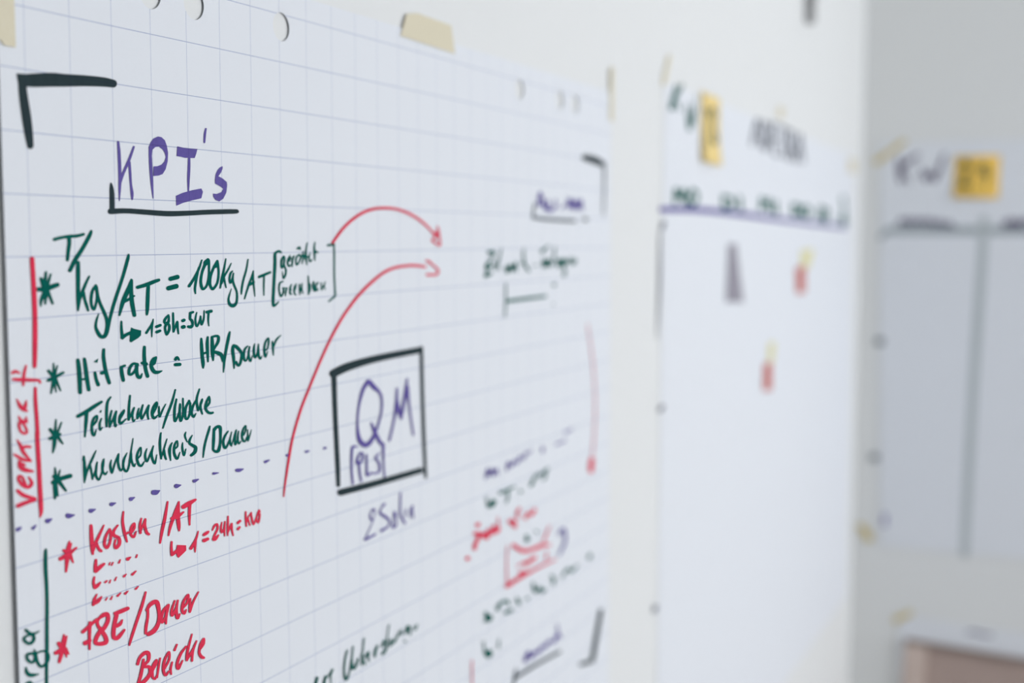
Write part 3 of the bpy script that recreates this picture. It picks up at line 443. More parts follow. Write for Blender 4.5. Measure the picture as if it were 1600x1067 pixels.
         '8.5,-0.2,-2.6,-6.0 1622,-6222,44 1655,-6170,48 1726,-6147,59 1770,-6170,62 1765,-6233,44 1693,-6260,40;8.5,-0.2,-2.7,-5.9 1702,-6204,37 1663,-6329,51 1618,-6417,44;8.6,-0.2,-2.7,-6.0 1693,-6272,40 1777,-6298,55 1786,-6358,55 1731,-6399,59 1632,-6426,59;8.7,-0.2,-2.8,-6.0 1818,-6348,29 1870,-6296,33 1878,-6259,26 1826,-6302,37 1816,-6397,40 1850,-6434,33 1873,-6406,15;8.8,-0.2,-2.8,-6.1 1929,-6259,22 1905,-6326,33 1879,-6430,26;9.0,-0.2,-2.8,-6.1 1983,-6381,29 2052,-6312,33 2054,-6238,29 1993,-6294,40 1969,-6376,44 1995,-6445,40 2048,-6421,26;9.1,-0.2,-2.9,-6.1 2095,-6350,26 2071,-6408,33 2076,-6461,26;9.2,-0.2,-2.7,-6.2 2168,-6201,26 2132,-6246,33;9.3,-0.2,-2.8,-6.2 2303,-6260,29 2225,-6304,40 2169,-6379,44 2179,-6438,48 2245,-6380,22;9.4,-0.2,-2.8,-6.3 2391,-6165,22 2324,-6304,40 2306,-6395,40;9.5,-0.2,-2.9,-6.3 2314,-6389,33 2401,-6317,33 2458,-6251,22 2401,-6327,37 2382,-6426,33;9.7,-0.2,-2.9,-6.3 2494,-6355,29 2560,-6312,37 2569,-6258,26 2520,-6300,37 2494,-6375,40 2524,-6428,51 2558,-6449,44'),
        ('arrow', 'red', 'short red arched arrow from the bracket',
         '15.5,-0.1,0.2,-7.8 4977,-2394,35 5223,-2219,38 5518,-2082,41 5822,-2004,44 6137,-1979,44 6463,-1990,41 6801,-2048,41 7101,-2141,38 7333,-2249,32 7454,-2329,32;17.9,-0.1,0.1,-8.4 7501,-2192,26 7530,-2281,37 7575,-2428,24;17.7,-0.1,-0.0,-8.3 7350,-2368,39 7438,-2404,28 7548,-2434,37;17.7,-0.1,0.0,-8.3 7470,-2282,33 7440,-2310,24 7364,-2364,24;17.7,-0.1,0.1,-8.3 7391,-2268,33 7460,-2282,44'),
        ('arrow', 'red', 'long red arched arrow past the black box',
         '12.6,-0.2,-1.5,-7.1 3949,-5106,18 3975,-4985,25 4049,-4737,33 4132,-4501,33 4290,-4219,35 4458,-4000,35 4680,-3727,36 4906,-3480,38 5137,-3270,40 5321,-3136,40;15.4,-0.1,-0.4,-7.8 5310,-3144,38 5498,-3023,41 5760,-2892,44 6076,-2767,44 6356,-2707,44 6692,-2685,44 6941,-2690,44 7155,-2709,41;17.6,-0.1,-0.4,-8.3 7189,-2630,33 7257,-2645,37 7375,-2694,28 7484,-2743,33 7510,-2781,33 7453,-2815,37 7294,-2815,37 7196,-2811,37'),
        ('box', 'black', 'black box drawn round QM',
         '14.7,-0.2,-1.3,-7.7 4961,-3878,119 5280,-3828,123 5931,-3788,110 6999,-3771,106;13.5,-0.2,-1.9,-7.4 4967,-3857,76 4985,-4360,68 5019,-4892,68 5032,-5179,55;17.2,-0.1,-2.2,-8.3 7038,-3743,51 7055,-4311,51 7091,-4972,51 7129,-5445,42;15.2,-0.2,-2.7,-7.9 5081,-5269,97 5902,-5302,97 7001,-5332,93'),
        ('box_text', 'purple', 'violet letters QM over a bracketed PLS',
         '14.7,-0.2,-1.8,-7.7 5717,-4042,61 5592,-4136,49 5494,-4325,32 5462,-4535,32 5499,-4711,65 5633,-4800,81 5772,-4765,65 5915,-4624,36 6018,-4432,32 6021,-4271,36 5952,-4190,49 5840,-4123,77 5744,-4052,69;15.1,-0.2,-2.1,-7.8 5776,-4553,28 5857,-4675,57 5968,-4808,57 6047,-4852,53;15.8,-0.1,-2.0,-8.0 6199,-4827,32 6306,-4618,32 6384,-4387,45 6402,-4203,28;16.0,-0.1,-2.0,-8.0 6391,-4328,40 6442,-4485,53 6501,-4595,36;16.3,-0.1,-1.8,-8.1 6501,-4577,40 6597,-4321,49 6662,-4109,28;16.5,-0.1,-2.0,-8.2 6660,-4206,49 6717,-4503,30 6805,-4844,26;14.1,-0.2,-2.3,-7.6 5438,-4791,28 5342,-4791,36 5319,-5011,32 5341,-5214,30;15.4,-0.1,-2.5,-7.9 6053,-4871,45 6055,-5058,26 6074,-5255,26;14.4,-0.2,-2.3,-7.6 5507,-4985,36 5434,-4980,40 5481,-4897,28 5557,-4883,32 5561,-4965,32 5493,-5011,32 5504,-5128,32 5537,-5220,26;14.7,-0.2,-2.4,-7.7 5658,-4921,30 5660,-5067,32 5666,-5170,36 5764,-5153,26;15.0,-0.2,-2.5,-7.8 5965,-4946,20 5865,-4991,32 5949,-5071,36 5947,-5171,32 5833,-5174,28 5769,-5158,24'),
        ('note_text', 'purple', 'violet writing 2 Seiten below the black box',
         '14.8,-0.2,-3.0,-7.8 5763,-5731,32 5719,-5683,23 5749,-5629,15 5812,-5609,32 5833,-5666,13 5765,-5771,13 5624,-5907,13;14.8,-0.2,-3.2,-7.8 5609,-5934,46 5711,-5932,36 5840,-5923,31;15.4,-0.1,-3.1,-7.9 6069,-5595,36 5984,-5636,17 5958,-5684,34 6047,-5736,46 6151,-5797,40 6189,-5859,19 6110,-5897,31 5989,-5909,46;15.9,-0.1,-3.2,-8.1 6312,-5744,36 6283,-5824,13 6257,-5924,31 6349,-5919,25 6350,-5837,17 6325,-5758,32;16.2,-0.1,-3.2,-8.1 6464,-5530,23 6455,-5666,23 6446,-5802,27 6486,-5851,32 6574,-5937,32;16.4,-0.1,-3.3,-8.2 6598,-5766,21 6562,-5850,21;16.7,-0.1,-3.3,-8.3 6766,-5759,34 6723,-5808,25 6701,-5884,19;16.8,-0.1,-3.3,-8.3 6766,-5796,17 6792,-5923,17'),
        ('corner_bracket', 'black', 'black bracket at the upper right corner',
         '30.6,0.1,1.7,-10.9 12782,-982,90 13233,-999,113 13608,-1044,90;31.9,0.1,1.2,-11.1 13703,-1039,34 13724,-1416,23 13682,-1930,17'),
        ('column_title', 'purple', 'violet column title over a black angled underline',
         '25.1,0.0,0.7,-9.9 10824,-1827,47 10885,-1620,23 11094,-1882,47;25.1,0.0,0.6,-9.9 10834,-1806,33 11041,-1813,33;26.1,0.0,0.7,-10.1 11199,-1739,28 11210,-1896,51 11468,-1853,42 11495,-1731,28;27.2,0.0,0.6,-10.3 11716,-1872,21 11912,-1791,26;28.5,0.1,0.7,-10.5 12054,-1693,33 12083,-1839,37 12169,-1690,28 12287,-1860,37 12403,-1701,33 12493,-1847,37 12612,-1695,33 12673,-1869,28'),
        ('title_underline', 'black', 'black angled underline of the violet column title',
         '26.2,0.0,0.4,-10.1 10620,-2025,35 11200,-2043,42 12341,-2052,42;24.5,-0.0,0.5,-9.8 10661,-1809,21 10615,-2017,26;29.7,0.1,0.4,-10.8 12772,-2020,56 12845,-2019,56'),
        ('column_text', 'green', 'blurred dark green line above a short underline',
         '21.1,-0.1,-0.3,-9.1 9031,-2536,47 9214,-2539,47 9126,-2627,28 8974,-2741,51 9160,-2741,28;20.9,-0.1,-0.5,-9.1 8961,-2737,56 8995,-2812,28 8925,-2872,42 9116,-2845,42;21.5,-0.1,-0.4,-9.2 9236,-2676,21 9257,-2788,21;21.7,-0.1,-0.4,-9.2 9347,-2641,21 9373,-2790,23;21.8,-0.1,-0.2,-9.3 9460,-2488,16 9392,-2659,19;22.7,-0.0,-0.5,-9.5 9618,-2740,23 9664,-2837,42 9780,-2723,26 9850,-2822,37 9969,-2693,26 9992,-2823,28;23.8,-0.0,-0.4,-9.7 10258,-2493,16 10257,-2642,26 10331,-2759,33 10459,-2837,33;23.6,-0.0,-0.4,-9.6 10146,-2720,23 10292,-2706,23;24.7,-0.0,-0.5,-9.9 10640,-2758,21 10773,-2753,16;25.6,0.0,-0.2,-10.0 10958,-2548,51 11095,-2492,30 11211,-2453,23;25.8,0.0,-0.4,-10.1 10990,-2664,21 11016,-2784,35 11121,-2666,23 11148,-2786,28 11254,-2668,21 11308,-2781,28 11416,-2670,21;26.4,0.0,-0.2,-10.2 11470,-2481,23 11443,-2658,21;27.7,0.1,-0.4,-10.4 11580,-2672,23 11636,-2796,37 11747,-2674,40 11860,-2800,40 11916,-2677,37 12002,-2742,23 12175,-2659,23 12234,-2764,33 12351,-2678,26 12357,-2748,26;27.5,0.0,-0.6,-10.4 11917,-2840,28 11861,-2933,47;26.5,0.0,-0.9,-10.2 11428,-3078,47 11461,-3081,47;26.4,0.0,-1.2,-10.2 11396,-3382,26 11418,-3385,26'),
        ('text_underline', 'green', 'short dark green underline with an upright stroke',
         '23.8,-0.0,-1.0,-9.7 9643,-3261,47 10135,-3255,49 11096,-3246,42;22.3,-0.0,-1.0,-9.4 9617,-3000,16 9616,-3252,19 9582,-3493,16'),
        ('arrow', 'red', 'thin red arrow pointing down near the right edge',
         '31.0,0.1,-3.4,-11.2 12925,-3794,10 13175,-4408,11 13306,-5092,11 13281,-5652,12 13192,-6112,14;31.0,0.1,-5.1,-11.3 13161,-6175,78 13117,-6359,78'),
        ('column_text', 'purple', 'blurred violet line in the right column',
         '21.5,-0.1,-3.6,-9.4 8902,-5781,17 8975,-5633,19 9014,-5752,28 9135,-5660,21 9174,-5779,25 9289,-5685,21 9329,-5792,19;23.5,-0.0,-3.7,-9.8 9638,-5772,32 9681,-5657,25 9801,-5745,32 9896,-5669,25 10019,-5729,32 10116,-5634,25 10241,-5706,25 10331,-5612,25 10445,-5649,21 10541,-5603,19;25.6,0.0,-3.9,-10.2 10984,-5636,38 10984,-5705,32;27.4,0.0,-4.0,-10.6 11546,-5666,30 11730,-5667,28 11948,-5653,21;28.2,0.1,-3.9,-10.7 11905,-5523,28 12084,-5528,25 12222,-5497,19'),
        ('column_text', 'green', 'blurred dark green line behind a small arrow',
         '21.5,-0.1,-4.1,-9.4 8987,-6195,38 9123,-6190,89 9180,-6158,81;21.1,-0.1,-4.0,-9.3 8940,-6043,19 8971,-6171,19;22.6,-0.0,-4.1,-9.6 9402,-6072,47 9629,-6070,36 9904,-6069,30;22.7,-0.0,-4.2,-9.6 9671,-6096,32 9671,-6197,30 9615,-6256,19;23.8,-0.0,-4.3,-9.9 10132,-6180,47 10150,-6191,47;24.7,-0.0,-4.4,-10.1 10513,-6156,42 10634,-6132,32;25.0,-0.0,-4.3,-10.1 10559,-6107,30 10737,-6034,32 10822,-6027,25;25.7,0.0,-4.3,-10.3 10803,-6070,23 11033,-6036,32 11179,-6010,42;25.9,0.0,-4.4,-10.3 11130,-6021,30 11081,-6133,30 10975,-6157,17'),
        ('column_text', 'red', 'blurred red line in the right column',
         '20.5,-0.1,-4.3,-9.2 8632,-6392,61 8676,-6391,61;20.4,-0.1,-4.5,-9.2 8543,-6496,49 8708,-6537,61 8563,-6661,55 8552,-6703,67;21.5,-0.1,-4.6,-9.4 8798,-6556,67 8944,-6638,67 8979,-6544,52 9117,-6614,61 9176,-6515,46 9257,-6619,61 9364,-6595,52;22.0,-0.1,-4.5,-9.5 9323,-6422,18 9352,-6567,27;23.1,-0.0,-4.8,-9.8 9709,-6563,49 9888,-6579,43 9932,-6688,49 9789,-6606,33;23.6,-0.0,-4.7,-9.9 10091,-6442,46 10002,-6491,36 10027,-6570,36;24.6,-0.0,-4.9,-10.1 10309,-6627,52 10414,-6578,46 10546,-6621,55 10667,-6568,52;19.9,-0.1,-4.6,-9.1 8323,-6799,67 8334,-6801,67'),
        ('drawing', 'red', 'red sketched envelope shape in the right column',
         '22.7,-0.0,-5.4,-9.7 9652,-6917,15 9620,-7197,15 9649,-7519,21;24.7,-0.0,-6.0,-10.2 9643,-7522,67 10088,-7512,55 10885,-7525,36 11508,-7553,27;24.9,-0.0,-5.6,-10.2 9862,-6953,55 10218,-7121,61 10613,-7183,55 11009,-7205,61 11291,-7268,30;24.8,-0.0,-5.8,-10.2 10308,-7352,55 10613,-7336,61 10693,-7333,49;26.2,0.0,-5.6,-10.4 11269,-6953,18 11037,-7136,30;24.1,-0.0,-5.9,-10.0 10114,-7448,55 10347,-7478,43;23.9,-0.0,-5.6,-10.0 10012,-7317,21 10282,-7303,21;26.2,0.0,-6.0,-10.4 11163,-7349,21 11128,-7459,27'),
        ('drawing', 'purple', 'violet hook beside the red envelope',
         '27.7,0.0,-6.1,-10.7 11682,-7163,46 11876,-7129,40 11929,-7338,43 11750,-7471,30 11669,-7528,21'),
        ('column_text', 'green', 'blurred dark green line below the red envelope',
         '24.4,-0.0,-5.3,-10.0 10381,-6982,73 10361,-6924,49;25.2,-0.0,-5.4,-10.2 10721,-6924,33 10775,-6947,33;21.4,-0.1,-5.9,-9.5 8891,-7722,30 8993,-7837,103 9051,-7833,73;21.2,-0.1,-5.9,-9.4 8844,-7844,24 9004,-7866,55;22.5,-0.0,-6.0,-9.7 9304,-7788,55 9406,-7722,40 9624,-7751,46 9697,-7816,36;22.9,-0.0,-6.2,-9.8 9586,-7917,52 9809,-7935,46;23.7,-0.0,-6.3,-10.0 9998,-7807,40 10055,-7889,49 10087,-7919,36;24.5,-0.0,-6.4,-10.1 10333,-7909,30 10425,-7911,30;25.5,0.0,-6.5,-10.3 10612,-7723,33 10680,-7878,46 10885,-7864,40 10954,-7949,46 11080,-7942,36;26.9,0.0,-6.7,-10.6 11349,-7792,40 11450,-7859,43 11422,-7938,43;28.6,0.1,-6.9,-10.9 11774,-7934,18 11932,-7868,30 12122,-7855,40 12200,-7921,36 12482,-7888,30;31.0,0.1,-7.2,-11.4 13050,-7882,61 13083,-7847,55'),
        ('column_text', 'green', 'small dark green arrow low in the right column',
         '21.3,-0.1,-6.4,-9.5 8831,-8137,21 8852,-8270,24 8978,-8370,109 9018,-8351,97;22.2,-0.1,-6.6,-9.7 9343,-8259,18 9342,-8392,18'),
        ('margin_line', 'red', 'short faint red upright line at the bottom edge',
         '20.3,-0.1,-6.5,-9.3 8445,-8295,15 8452,-8710,15'),
        ('column_title', 'purple', 'lower violet column title at the bottom edge',
         '26.0,0.0,-7.8,-10.5 10305,-8872,61 10411,-8762,30 10544,-8891,55 10679,-8843,40 10816,-8890,55 10955,-8842,40 11095,-8889,52 11237,-8840,40 11453,-8910,46 11622,-8838,55 11734,-8917,36;27.5,0.0,-7.8,-10.8 11599,-8663,21 11637,-8848,21'),
        ('title_underline', 'black', 'black angled underline of the lower violet title',
         '25.4,-0.0,-7.9,-10.4 9905,-9028,43 10612,-9061,43 11705,-9153,43;23.5,-0.0,-7.6,-10.0 9956,-8896,24 9861,-9148,30'),
        ('corner_bracket', 'black', 'black bracket at the lower right corner',
         '32.1,0.1,-9.3,-11.7 13633,-8984,61 13437,-9350,67 13236,-9747,67;30.9,0.1,-9.6,-11.5 13219,-9779,61 12655,-9665,52'),
        ('bullet_text', 'green', 'slanted dark green writing cut off by the bottom edge',
         '12.8,-0.2,-4.2,-7.3 4535,-7287,39 4484,-7371,36;13.1,-0.2,-4.3,-7.4 4707,-7321,23 4657,-7427,42;13.4,-0.2,-4.3,-7.5 4852,-7292,28 4812,-7348,19 4819,-7459,11;13.3,-0.2,-4.2,-7.5 4706,-7357,15 4823,-7310,16;14.0,-0.2,-4.3,-7.7 5172,-7160,19 5119,-7270,23 5100,-7396,23 5134,-7500,36 5195,-7471,19 5270,-7294,19 5300,-7154,19;14.2,-0.2,-4.4,-7.7 5270,-7294,23 5288,-7417,37 5360,-7409,32 5414,-7334,23;14.6,-0.2,-4.4,-7.8 5550,-7127,18 5508,-7311,18 5485,-7444,16;14.6,-0.2,-4.5,-7.8 5488,-7307,24 5528,-7396,28 5565,-7449,32;14.8,-0.2,-4.5,-7.9 5571,-7366,28 5657,-7327,23 5644,-7410,21 5663,-7445,19;15.1,-0.2,-4.6,-8.0 5861,-7310,28 5807,-7368,36 5797,-7427,31;15.4,-0.2,-4.6,-8.0 6025,-7299,36 5972,-7360,28 6007,-7316,21;15.6,-0.2,-4.6,-8.1 6145,-7126,15 6097,-7280,16 6072,-7408,32 5982,-7451,42;15.9,-0.1,-4.7,-8.2 6187,-7323,21 6163,-7409,18 6278,-7361,28 6268,-7387,28 6413,-7294,21;16.3,-0.1,-4.7,-8.2 6442,-7278,18 6464,-7358,16;16.6,-0.1,-4.7,-8.3 6608,-7278,28 6563,-7354,36 6655,-7291,21 6677,-7408,24;16.4,-0.1,-4.8,-8.3 6528,-7454,32 6543,-7460,32;16.9,-0.1,-4.8,-8.4 6751,-7330,15 6799,-7385,15 6859,-7327,23 6824,-7380,16'),
    ],
    'plan': [
        ('title_text', 'green', 'blurred dark K and W at the upper left',
         '43.1,0.5,4.8,-12.8 763,15,34 601,-239,56 465,-466,84;43.9,0.5,5.0,-12.9 1160,70,39 868,-136,45 603,-286,56;43.9,0.5,4.6,-12.9 652,-280,34 877,-372,28 1030,-466,22;46.2,0.6,4.5,-13.3 1455,-274,17 1571,-561,28 1711,-781,62;46.8,0.6,4.6,-13.4 1711,-781,51 1805,-501,31 1848,-270,20;47.3,0.6,4.6,-13.4 1848,-270,20 1950,-486,25 2025,-669,28;47.9,0.6,4.9,-13.5 2025,-669,22 2131,-316,17 2213,-22,14'),
        ('title_text', 'grey', 'blurred grey word beside the yellow note',
         '67.0,1.1,5.7,-16.0 7088,-696,39 7360,-316,42 7641,-11,42 7853,-318,39 8072,-689,39;66.9,1.1,5.5,-16.0 7224,-507,34 7941,-475,34;70.0,1.2,5.9,-16.3 8298,-4,39 8363,-366,42 8468,-728,42;71.1,1.2,6.0,-16.5 8298,-4,37 8905,-87,39 9013,-453,42 8468,-737,39;74.0,1.3,6.1,-16.8 9307,44,39 9377,-329,45 9492,-758,45;74.9,1.3,6.9,-16.9 9307,44,34 9985,49,34;75.0,1.3,6.1,-16.9 9378,-348,39 9928,-332,39;75.7,1.3,5.3,-17.0 9492,-758,39 10134,-761,39;78.9,1.4,7.1,-17.3 10159,45,34 11097,41,37;79.2,1.4,6.2,-17.4 10600,37,39 10678,-369,42 10800,-774,42;82.1,1.5,6.3,-17.7 11282,28,39 11361,-365,45 11489,-787,45;83.2,1.5,6.9,-17.8 11282,28,37 11989,9,39 11961,-217,39 11360,-355,37;84.5,1.5,6.0,-18.0 11500,-354,37 12039,-567,39 12299,-785,37;88.3,1.6,6.5,-18.4 12395,-768,39 12602,-321,42 12817,48,42 13053,-338,42 13291,-730,42;88.2,1.6,6.3,-18.4 12468,-485,34 13165,-466,34'),
        ('header_line', 'purple', 'long violet line across the head of the plan',
         '67.8,1.1,1.8,-16.3 -64,-2531,67 2544,-2461,76 6477,-2454,76 10444,-2477,73 14078,-2491,70 20571,-2499,65'),
        ('column_title', 'green', 'first blurred dark green day name on the violet line',
         '44.8,0.5,1.8,-13.2 734,-2396,45 795,-2081,51 1077,-2254,51 1349,-2067,51 1491,-2377,51;47.8,0.6,2.0,-13.6 2005,-2037,51 1745,-2170,51 1777,-2321,51 2074,-2372,51 2340,-2242,51 2279,-2090,51 2005,-2037,45'),
        ('column_title', 'green', 'second blurred dark green day name on the violet line',
         '56.1,0.8,2.0,-14.8 4481,-2081,51 4560,-2386,51;57.5,0.8,2.1,-14.9 4481,-2081,51 5257,-2117,56 5365,-2267,56 4592,-2385,51;61.6,0.9,2.2,-15.5 5996,-2045,51 6119,-2354,51'),
        ('column_title', 'green', 'third blurred dark green day name on the violet line',
         '71.5,1.2,2.5,-16.7 8181,-2272,51 8278,-1972,51 8689,-2153,51 9084,-1988,51 9272,-2295,56;76.1,1.3,2.5,-17.2 9799,-2018,51 9909,-2325,56'),
        ('column_title', 'green', 'fourth blurred dark green day name on the violet line',
         '85.5,1.6,2.7,-18.2 12065,-2007,56 12188,-2311,56;87.2,1.6,2.7,-18.4 12065,-2007,51 12854,-2063,62 12918,-2218,62 12237,-2320,51;92.8,1.7,2.8,-19.0 13717,-2002,51 13317,-2143,56 13535,-2285,56 14165,-2289,56 14309,-2112,56 13717,-2002,45'),
        ('column_title', 'green', 'fifth blurred dark green day name on the violet line',
         '103.6,2.0,3.1,-20.1 16007,-2364,45 16026,-1981,45 16436,-1979,39;104.0,2.0,2.9,-20.1 16045,-2172,39 16397,-2173,39;107.5,2.1,2.9,-20.4 16776,-2381,45 16737,-2003,45 17166,-2048,45 17116,-2153,45 16757,-2198,39 17261,-2370,39'),
        ('column_title', 'green', 'last blurred dark green day name on the violet line',
         '123.4,2.6,3.6,-21.9 19961,-1485,51 20287,-1892,34 19987,-2295,96 20477,-2308,84'),
        ('margin_line', 'grey', 'grey upright line down the left side of the plan',
         '41.0,0.4,-1.0,-12.7 -221,-2995,17 -194,-3767,30 -241,-4411,24 -314,-5097,10'),
        ('tick_mark', 'grey', 'dark tick under the left end of the violet line',
         '41.5,0.5,0.8,-12.7 23,-2793,61 -112,-2917,54'),
        ('tick_mark', 'grey', 'dark tick halfway down the left side of the plan',
         '41.9,0.5,-4.7,-13.1 42,-6504,67 -97,-6550,67'),
        ('tick_mark', 'grey', 'dark tick low on the left side of the plan',
         '41.7,0.4,-10.8,-13.3 -246,-10556,65 -311,-10610,65'),
    ],
    'week': [
        ('title_text', 'slate', 'blurred violet grey K and W beside the yellow note',
         '22.6,0.6,-0.6,-23.3 678,-608,54 729,-1028,81 792,-1474,58;22.5,0.6,-0.6,-23.2 1361,-502,54 1025,-732,76 759,-1008,81;22.5,0.6,-0.5,-23.3 791,-1056,54 990,-1296,40 1097,-1538,31;22.3,0.6,-0.5,-23.1 1495,-995,49 1636,-1388,76;22.2,0.6,-0.5,-23.1 1636,-1388,72 1839,-1159,63;22.1,0.6,-0.5,-23.1 1839,-1159,63 1965,-1410,81;22.0,0.6,-0.6,-23.0 1965,-1410,67 2122,-1010,67 2267,-529,54'),
        ('header_line', 'slategreen', 'wide grey green line across the head of the sheet',
         '21.7,0.7,-0.1,-22.9 355,-3262,121 839,-3232,135 2688,-3251,135 4620,-3271,130 6713,-3300,126;22.8,0.6,-0.1,-23.5 155,-3493,76 189,-3388,76 431,-3230,67'),
        ('column_title', 'slate', 'dark violet name on the left part of the grey green line',
         '22.3,0.6,-0.2,-23.2 781,-2980,58 879,-2823,54 985,-3013,54 1107,-2825,54 1238,-3035,54 1359,-2827,54 1490,-3016,54 1635,-2829,54 1766,-3039,54 1885,-2852,54 2041,-3082,58 2185,-2896,54 2340,-3125,58 2483,-2956,54 2626,-3127,58'),
        ('column_title', 'slate', 'dark violet name cut off by the right edge of the picture',
         '21.0,0.7,-0.1,-22.5 4325,-2944,58 4449,-3138,58 4560,-2875,58 4687,-3149,63 4797,-2876,58 4923,-3151,63 5056,-2879,58 5276,-3153,58'),
        ('column_line', 'palegreen', 'grey upright line parting the two columns',
         '21.6,0.7,0.9,-23.0 3681,-2897,142 3671,-3704,150 3579,-6406,157 3487,-9128,150 3403,-12787,142 3368,-14905,134'),
        ('tick_mark', 'slategrey', 'upper round grey tick at the left side of the sheet',
         '23.0,0.6,0.7,-23.7 148,-7329,126 221,-7326,126'),
        ('tick_mark', 'slategrey', 'lower round grey tick at the left side of the sheet',
         '23.1,0.6,1.6,-23.9 60,-11648,118 133,-11643,118'),
        ('tick_mark', 'purple', 'small violet tick near the lower left corner',
         '23.0,0.6,2.1,-23.9 530,-13787,59 538,-14108,59'),
    ],
    'foot': [
        ('title_text', 'slate', 'blurred violet grey heading along the top',
         '21.7,0.7,2.8,-23.3 2380,-357,38 2614,-296,43 2908,-352,43 3199,-346,38'),
    ],
    'note2': [
        ('digits', 'darkolive', 'dark digits written on the note',
         '50.4,1.0,5.9,-13.9 -515,277,17 -441,419,20 -252,380,20 -286,69,14 -455,-362,17 -152,-390,20;52.3,1.1,6.1,-14.1 348,404,31 163,489,34 -4,360,31 158,161,14 433,-130,34 310,-284,37 69,-228,31 141,-1,14 345,243,17 348,404,28'),
    ],
    'note3': [
        ('digits', 'darkolive', 'dark digits written on the note',
         '21.7,0.6,-0.5,-22.8 -514,413,36 -396,538,45 -280,407,40 -334,101,36 -485,-266,49 -372,-278,54 -222,-261,45;21.4,0.7,-0.5,-22.7 372,262,49 252,418,54 160,252,58 252,97,54 383,211,45 382,-69,36 334,-425,31'),
    ],
}

SHAPES = {"card": [[1.11, -0.0848], [1.1468, -0.0837], [1.187, -0.1544], [1.1037, -0.1535]],
 "flag_a_red": [[1.4886, -0.1072], [1.5519, -0.1044], [1.5541, -0.1437], [1.4973, -0.1454]],
 "flag_a_yel": [[1.5263, -0.0812], [1.6114, -0.0769], [1.5853, -0.1039], [1.5526, -0.1092], [1.5249, -0.1086]],
 "flag_b_red": [[1.3024, -0.2369], [1.347, -0.2385], [1.3487, -0.2752], [1.3022, -0.2734]],
 "flag_b_yel": [[1.3297, -0.21], [1.3658, -0.2105], [1.3551, -0.2381], [1.3269, -0.2383]],
 "tape_top": [[0.3356, 0.021], [0.3495, 0.0237], [0.3957, 0.0231], [0.4011, 0.0054], [0.3278, 0.0066]],
 "tape_right": [[0.7002, 0.0337], [0.7092, 0.0337], [0.7082, -0.0135], [0.6984, -0.0132]],
 "tape_plan": [[0.8636, 0.0951], [0.8762, 0.0972], [0.8592, 0.0647], [0.8449, 0.0626]],
 "tape_plan_top": [[1.3546, 0.1089], [1.3898, 0.11], [1.3835, 0.0944], [1.3484, 0.0945]],
 "tape_plan_right": [[1.9051, 0.0907], [1.9778, 0.0929], [1.9749, 0.0675], [1.9023, 0.066]],
 "tape_week": [[0.0711, 0.1357], [0.0791, 0.1296], [0.0269, 0.0892], [0.0176, 0.0965]],
 "tape_week_low": [[0.0059, -0.5802], [0.0198, -0.5765], [0.0391, -0.6036], [0.0254, -0.6121]],
 "tape_foot": [[0.0764, -0.7473], [0.1078, -0.7291], [0.1115, -0.7382], [0.0801, -0.7589]],
 "tape_left": [[0.0194, -0.0325]],
 "note2": [1.0223, 0.0393],
 "note3": [0.1991, 0.064],
 "rod": [[1.5183, 0.2477]]}

# ------------------------------------------------------------------ the big squared chart
kpi = empty('flipchart_sheet', (0, 0, RAISE), (0, -ROLL, 0))
tag(kpi, "large squared flipchart sheet headed KPI's, covered in green, red and violet handwriting", 'chart')

def chart_paper(parent):
    u0, u1, v0, v1 = LEFT_EDGE, 0.7035, 0.0118, -0.975
    holes = [(c, -0.0068) for c in (0.1008, 0.1315, 0.2025, 0.5066, 0.5846, 0.6180)]
    r = 0.0074
    us = [u0 + 0.0025 * i for i in range(30)]
    us += [0.090, 0.112, 0.120, 0.143, 0.165, 0.190, 0.215, 0.24, 0.28, 0.32, 0.36, 0.40, 0.44, 0.48, 0.494, 0.519, 0.545, 0.572, 0.597, 0.606, 0.630, 0.66, 0.68, u1]
    us = sorted(x for x in us if x < 0.0850 or x >= 0.090)
    vs = [v0, 0.004, -0.018] + [-0.04 - 0.025 * i for i in range(37)] + [v1]
    bm = bmesh.new()
    g = {(i, j): bm.verts.new((u, -curl(u), v)) for i, u in enumerate(us) for j, v in enumerate(vs)}
    for i in range(len(us) - 1):
        for j in range(len(vs) - 1):
            q = [g[i, j + 1], g[i + 1, j + 1], g[i + 1, j], g[i, j]]
            hole = [h for h in holes if us[i] < h[0] < us[i + 1] and vs[j + 1] < h[1] < vs[j]]
            if not hole:
                bm.faces.new(q)
                continue
            (hu, hv), n = hole[0], 32
            ring = [bm.verts.new((hu + r * math.cos(math.radians(-135) + 2 * math.pi * k / n), -curl(hu), hv + r * math.sin(math.radians(-135) + 2 * math.pi * k / n))) for k in range(n)]
            for s in range(4):                          # a fan from each corner plus the four sides
                for k in range(n // 4):
                    k0 = s * n // 4 + k - n // 8
                    bm.faces.new([q[s], ring[(k0 + 1) % n], ring[k0 % n]])
                e = (s * n // 4 + n // 8) % n
                bm.faces.new([q[s], q[(s + 1) % 4], ring[e]])
    for f in bm.faces:
        f.normal_update()
        if f.normal.y > 0: f.normal_flip()
    lay_squares(bm)
    o = link('paper', bm, mat_squared, parent)
    o['label'] = 'white paper printed with thin blue squares and punched along the top'
    md = o.modifiers.new('thickness', 'SOLIDIFY')
    md.thickness = 0.0002
    md.offset = -1
chart_paper(kpi)
write_on(kpi, 'kpi', lambda u: curl(u) + 0.0002, True)

# ------------------------------------------------------------------ the second sheet on the left wall
plan = empty('planning_sheet', (PLAN_AT[0], PLAN_Y, PLAN_AT[1] + RAISE), (0, -PLAN_ROLL, 0))
tag(plan, 'wide white plan with a violet line on the left wall, beyond the KPI chart', 'chart')
o = leaf('paper', [(0, 0), (1.108, 0.004), (1.120, -0.80), (-0.004, -0.80)], mat_paper, plan)
write_on(plan, 'plan', lambda u: 0.0004, False)

